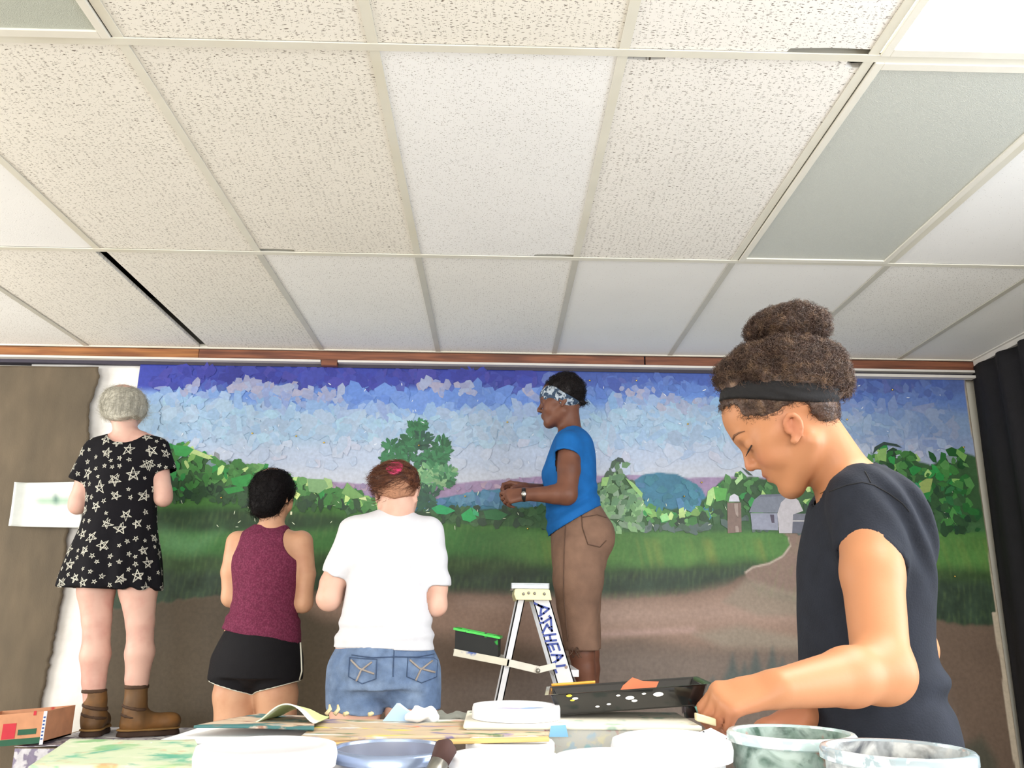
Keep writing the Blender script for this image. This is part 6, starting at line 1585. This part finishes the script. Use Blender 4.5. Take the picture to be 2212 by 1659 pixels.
br = thing('paint_brush', at(958, 1640, .85), 'brush with dark bristles leaning on the silver paint can', 'brush')
a, b = at(938, 1672, .84), at(970, 1600, .86); d = (b-a)/np.linalg.norm(b-a)
br.location = (a-d*.12); MB().tube([a-d*.12, a-d*.02], .006, 10).build('handle', mat('brush_wood', (196, 150, 96), .5, .2, 10), br, True); MB().tube([a-d*.02, a+d*.012], .009, 10).build('ferrule', M_rivet, br, True); MB().tube([a+d*.012, a+d*.028, b], (.009, .011, .003), 10).build('bristles', mat('bristle_brown', (70, 44, 40), .8, .3, 60, stretch=(1, 1, .2)), br, True)
t, c, r, H = tub('white_tub', 575, 1634, 138, .85, M_wp, None, 'white lidded tub at the bottom edge left of the silver can', fill=0)
auto_smooth(MB().lathe((c[0], .85, c[2]+.006), lp_ := [(.0005, .002), (r*.8, .002), (r*.86, .005), (r+.004, .004), (r+.006, -.004), (r+.005, -.014)], 56).build('lid', M_wp, t), 50)
# white bucket lid, splattered bin
M_bin = smear('splattered_bin', (198, 196, 186), [(150, 186, 190), (196, 168, 160), (214, 208, 178), (110, 160, 120), (170, 190, 200), (150, 70, 90)], 7, .45, 0, 34, lo=.58, hi=.66, rare=(5, 3))
def bin_():
    a, b = at(1008, 1563, 1.09), at(1508, 1561, 1.09); zt = a[2]; t = thing('storage_bin', ((a[0]+b[0])/2, 1.15, TZ), 'paint-splattered grey storage bin under the black tray', 'bin')
    x0, x1, y0, y1 = a[0], b[0], 1.09, 1.232; th = .005
    mb = MB(); zz = zt-.006
    for q in ((x0, x1, y0, y0+th), (x0, x1, y1-th, y1), (x0, x0+th, y0+th, y1-th), (x1-th, x1, y0+th, y1-th)): mb.box(*q, TZ, zz)
    mb.box(x0+th, x1-th, y0+th, y1-th, TZ, TZ+th); mb.build('body', M_bin, t)
    M_lid = mat('bin_lid_cream', (238, 232, 214), .5, .08, 30, col2=(176, 196, 176), mixs=(24, .6, .66)); MB().box(x0-.004, x1+.004, y0-.004, y1+.004, zt-.006, zt).build('lid', M_lid, t, bevel=.002)
    return zt
BIN = bin_()
c = at(1115, 1549, 1.15); c[2] = BIN
t = thing('bucket_lid', c, 'round white bucket lid with drips of blue and pink paint', 'lid')
r = abs(at(1210, 1545, 1.15)[0]-at(1020, 1545, 1.15)[0])/2
auto_smooth(MB().lathe(c, [(.0005, .009), (r*.86, .009), (r*.89, .0165), (r*.98, .0165), (r, .013), (r, .0005), (r*.93, .0005), (.0005, .0005)], 64).build('disc', M_wp, t), 40)
rs_ = np.random.default_rng(3)
for k, (q, pp) in enumerate((((.45, .5), (110, 160, 220)), ((-.6, .3), (90, 130, 200)), ((.1, -.2), (190, 200, 220)), ((.66, .1), (206, 70, 130)), ((-.2, .45), (170, 160, 200)))):
    MB().lathe((c[0]+q[0]*r, c[1]+q[1]*r, c[2]+.0092), [(.0005, .0006), (.008, .0006), (.012, 0)], 14, 1.8, .8).build('paint_drip', mat('drip_%d' % k, pp, .3, .1), t, True)
# black roller tray
def tray():
    a, b = at(1206, 1545, 1.17), at(1505, 1524, 1.17)
    L_ = .188; t = thing('paint_tray', (a[0]+.11, 1.18, BIN), 'black paint roller tray with orange and white splashes tilted on the bin', 'paint tray')
    ux = (b-a)/np.linalg.norm(b-a); uy = A3(.08, 1, .0); uy /= np.linalg.norm(uy); un = np.cross(ux, uy)
    o0 = A3(a[0], 1.155, BIN+.003)
    # underside slopes up to the right; walls flare outwards
    Wd = .115; H = .027
    def q(u, v, w_): return o0+ux*u*L_+uy*v*Wd+un*w_
    prof = [(0, .012), (.06, .004), (.55, .0), (1.0, .0)]
    mb = MB()
    fl = .05
    def ringq(w_, g): return [q(-g, -g, w_), q(1+g, -g, w_), q(1+g, 1+g, w_), q(-g, 1+g, w_)]
    R0, R1, R2, R3, R4 = ringq(0, 0), ringq(H, fl), ringq(H, fl+.05), ringq(H-.006, fl+.05), ringq(.002, .012)
    In0, In1 = ringq(.0025, -.01), ringq(H-.001, fl-.008)
    V = R0+R1+R2+In0+In1; n = 4; Fc = [(3, 2, 1, 0)]
    def band(i, j): return [(i*4+k, i*4+(k+1) % 4, j*4+(k+1) % 4, j*4+k) for k in range(4)]
    Fc += band(0, 1)+band(1, 2); Fc += [(12+0, 12+1, 12+2, 12+3)]
    Fc += [(16+k, 16+(k+1) % 4, 12+(k+1) % 4, 12+k) for k in range(4)]; Fc += [(8+k, 8+(k+1) % 4, 16+(k+1) % 4, 16+k) for k in range(4)]
    mb.add(V, Fc); M_tb = mat('tray_black', (16, 15, 17), .16, .2, 20, coat=.5); mb.build('basin', M_tb, t, bevel=.002)
    for k in range(6): mb2 = MB().bar(q(.18+.09*k, .1, .003), q(.2+.09*k, .9, .003), ux*.003, un*.001); mb2.build('rib', M_tb, t)
    M_o = mat('splash_orange', (226, 110, 60), .3, .15, 40); M_w2 = mat('splash_white', (232, 232, 228), .3, .05); M_y = mat('splash_yellow', (226, 206, 70), .3, .1)
    far = lambda u, w_: q(u, 1+fl*(w_/H)-.012, w_)
    mb = MB(); mb.prism([far(.46, .012), far(.50, .022), far(.58, .032), far(.66, .026), far(.78, .024), far(.74, .012), far(.6, .008)], -uy*.0015); mb.build('splash', M_o, t)
    near = lambda u, w_: q(u, -fl*(w_/H)-.001, w_)
    for u, w_, r_, m in ((.5, .016, .006, M_w2), (.53, .012, .004, M_w2), (.70, .018, .007, M_w2), (.35, .01, .003, M_w2), (.27, .008, .003, M_w2), (.12, .02, .004, M_w2), (.08, .024, .004, M_y), (.1, .018, .003, M_y), (.6, .02, .003, M_w2), (.42, .02, .003, M_w2)):
        P = [near(u+math.cos(a_)*r_*1.0/L_, w_+math.sin(a_)*r_*.4) for a_ in np.linspace(0, 6.28, 11)[:-1]]; MB().prism(P, -uy*.0012).build('splash', m, t)
    st = [q(-.05+.34*k/12, 1.12, H+.0015) for k in range(13)]; MB().tube(st, .0022, 6).build('paint_streak', mat('splash_amber', (236, 170, 60), .3, .1), t, True)
    for v in (.12, .88):
        e = q(.93, v, -.001); y_ = min(e[1], 1.215); MB().box(e[0]-.008, e[0]+.006, y_-.006, y_+.006, BIN+.0005, e[2]).build('leg', M_tb, t)
tray()
# flat palettes and papers
M_card = smear('cardboard_palette', (198, 176, 146), [(206, 120, 84), (222, 200, 90), (70, 110, 66), (226, 226, 222), (110, 100, 150), (176, 150, 118)], 9, .55, 0, 12, (.7, 1.6, 1), .58, .64)
M_card2 = smear('tan_palette', (206, 182, 156), [(120, 150, 160), (220, 196, 176), (150, 110, 90), (60, 110, 110)], 10, .55, 0, 18, (1, 2, 1), .55, .62)
M_whp = mat('white_paper', (244, 244, 246), .7, .03, 12); M_gp = smear('green_palette', (208, 220, 186), [(120, 190, 156), (210, 168, 120), (222, 226, 200), (140, 190, 130), (96, 176, 146)], 12, .5, 0, 16, lo=.57, hi=.68)
zc = at(920, 1603, 1.02)[2]
def quad(pts, z): return [atz(a, b, z)[:2] for a, b in pts]
sheet('cardboard_palette', quad([(640, 1606), (1186, 1592), (1196, 1562), (700, 1560)], zc), zc, M_card, 'brown cardboard palette daubed with orange, yellow and green paint', 'palette', th=.004, curl=.0006, seed=2)
z2 = zc-.0035
sheet('paper_sheet', quad([(322, 1608), (700, 1604), (720, 1576), (440, 1570)], z2), z2, M_whp, 'blank white paper sheet left of the cardboard palette', 'paper', th=.001, curl=.0006, seed=4)
# supports under the sheets: two more tubs hidden below
tub('white_tub', 480, 1612, 60, 1.08, M_wp, None, 'small white tub holding up the white paper sheet', fill=0, h=at(480, 1612, 1.08)[2]-TZ)
z3 = zc+.006
sheet('tan_palette', quad([(418, 1574), (678, 1578), (680, 1552), (560, 1546), ], z3), z3, M_card2, 'tan and teal smeared palette sheet behind the white paper', 'palette', th=.003, curl=.001, seed=5)
z4 = at(250, 1604, 1.04)[2]
sheet('green_palette', quad([(60, 1668), (450, 1668), (420, 1606), (150, 1606)], z4), z4, M_gp, 'palette board covered in pale green, teal and orange paint at lower left', 'palette', th=.004, curl=.001, seed=6)
tub('white_tub', 250, 1650, 90, .92, M_wp, None, 'white tub holding up the green palette board', fill=0)
# yellow ochre stick along the cardboard front
s0, s1 = at(600, 1612, 1.005), at(1186, 1596, 1.005); MB().bar(s0, s1, A3(0, .008, 0), A3(0, 0, .002)).build('paint_stick', mat('stick_ochre', (226, 190, 120), .5, .15, 20), None, bevel=.001)
tag(bpy.data.objects['paint_stick'], 'long yellow wooden stir stick along the cardboard palette front', 'stick')
# curled pale green paper
def curled():
    pts = [(548, 1572), (566, 1552), (588, 1530), (610, 1518), (634, 1520), (654, 1536), (668, 1556), (680, 1574)]
    n2 = 10; V = []; C = []
    for j in range(n2):
        v = j/(n2-1)
        for i, (a, b) in enumerate(pts):
            q = at(a+8*v, b, 1.10); q[1] = 1.10+.07*v; q[2] = max(q[2]-.012*v*math.sin(i/7*3.14), z3+.004); V.append(q)
    k = len(pts); ii = np.arange(k*n2).reshape(n2, k)
    o = obj('curled_paper', V, np.stack([ii[:-1, :-1], ii[:-1, 1:], ii[1:, 1:], ii[1:, :-1]], -1).reshape(-1, 4), mat('paper_green', (206, 220, 150), .6, .06, 20, col2=(236, 240, 236), mixs=(9, .52, .6)), None, True)
    o.modifiers.new('s', 'SUBSURF').levels = 2; o.modifiers['s'].render_levels = 2; o.modifiers.new('thickness', 'SOLIDIFY').thickness = .0015
    tag(o, 'curled pale green paper arching over the tan palette', 'paper')
curled()
# crumpled tissue, blue card, grey cloth on the palette
def crumple(name, pts, Y, r, m, label, cat, seed, n=0):
    f = Fld()
    for (a, b, q) in pts: f.add(ell(at(a, b, Y), q), .006)
    f.disp = lambda P: wave(P, 160, seed, .0035)+.003*np.abs(np.sin(P[:, 0]*150+2*np.sin(P[:, 2]*120)))
    o = skin_obj(name, f, .003, m, None, None, it=0); tag(o, label, cat); return o
crumple('tissue', [(905, 1546, (.018, .02, .010)), (922, 1544, (.013, .018, .009)), (900, 1538, (.008, .012, .010)), (934, 1552, (.008, .014, .006))], 1.17, .02, mat('tissue_white', (240, 240, 242), .8, .05), 'crumpled white tissue on the cardboard palette', 'tissue', 71)
crumple('rag', [(965, 1550, (.024, .02, .0075)), (995, 1548, (.02, .02, .0085)), (1015, 1553, (.012, .018, .006)), (946, 1548, (.01, .014, .008))], 1.21, .02, mat('rag_grey', (126, 128, 120), .85, .15, 40), 'grey-green rag between tissue and white bucket lid', 'rag', 73)
q = [at(826, 1562, 1.165), at(857, 1519, 1.165), at(894, 1548, 1.165), at(892, 1562, 1.165)]
for v in q: v[2] = max(v[2], zc+.005)
bc_ = MB().prism(q, (0.004, .0016, 0)).build('folded_card', mat('card_blue', (176, 206, 234), .7, .05, 10), None); tag(bc_, 'pale blue folded card standing beside the crumpled tissue', 'card')
c = at(1208, 1580, 1.07); tp = MB().prism([at(1186, 1592, 1.07), at(1228, 1592, 1.07), at(1222, 1566, 1.07), at(1190, 1568, 1.07)], (0, .0015, 0)).build('blue_tape', mat('tape_blue', (130, 186, 220), .6, .1, 20), None); tag(tp, 'strip of light blue tape at the right end of the cardboard palette', 'tape')
# loose bits behind the cardboard
for k, (a, b) in enumerate(((704, 1556), (722, 1558), (742, 1560), (796, 1561))):
    q = at(a, b, 1.2); q[2] = zc+.009
    tag(MB().tube([q, q+A3(.004, .004, .006 if k < 2 else .001), q+A3(.002, .008, .011 if k < 2 else .002)], (.003, .0026, .0014), 7).build('wood_shaving', mat('shaving', (226, 206, 160), .7, .1), None, True), ['cream curl of paper standing leftmost behind the cardboard palette', 'cream curl of paper standing second behind the cardboard palette', 'flat cream paper scrap behind the cardboard palette, next to the curls', 'flat cream paper scrap behind the cardboard palette nearest the blue card'][k], 'scrap', 'scraps behind the cardboard palette')
# stick held by the girl and paper by her hand
tip = np.mean(GIRL_TIPS[:2], 0)
hs = thing('craft_stick', tip, 'cream paint stick held by the person in the dark T-shirt', 'stick'); a, b = at(1502, 1548, 1.10), at(1545, 1560, 1.10)
MB().bar(a, b, A3(0, .006, 0), A3(0, 0, .0045)).build('stick', mat('stick_cream', (232, 218, 176), .5, .1, 20), hs, bevel=.0015); MB().bar(at(1510, 1522, 1.14), at(1516, 1534, 1.14), A3(.006, 0, .003), A3(0, .003, 0)).build('paint_tip', mat('tip_teal', (90, 150, 140), .4, .1), hs, bevel=.001)
nt_ = [at(1488, 1592, 1.06), at(1560, 1604, 1.03), at(1572, 1592, 1.06), at(1536, 1574, 1.08)]
np_ = MB().prism(nt_, (0, .001, .0008)).build('note_paper', mat('note_white', (226, 232, 240), .7, .05), None); tag(np_, 'white note paper with two black pen strokes left of the green-smeared tub', 'paper')
for a, b in (((1511, 1581), (1507, 1594)), ((1520, 1580), (1515, 1595))):
    p0, p1 = at(*a, 1.055), at(*b, 1.045); MB().bar(p0, p1, A3(.0009, 0, 0), A3(0, .0005, .0005)).build('pen_stroke', mat('pen_black', (20, 20, 26), .6, .1), np_)
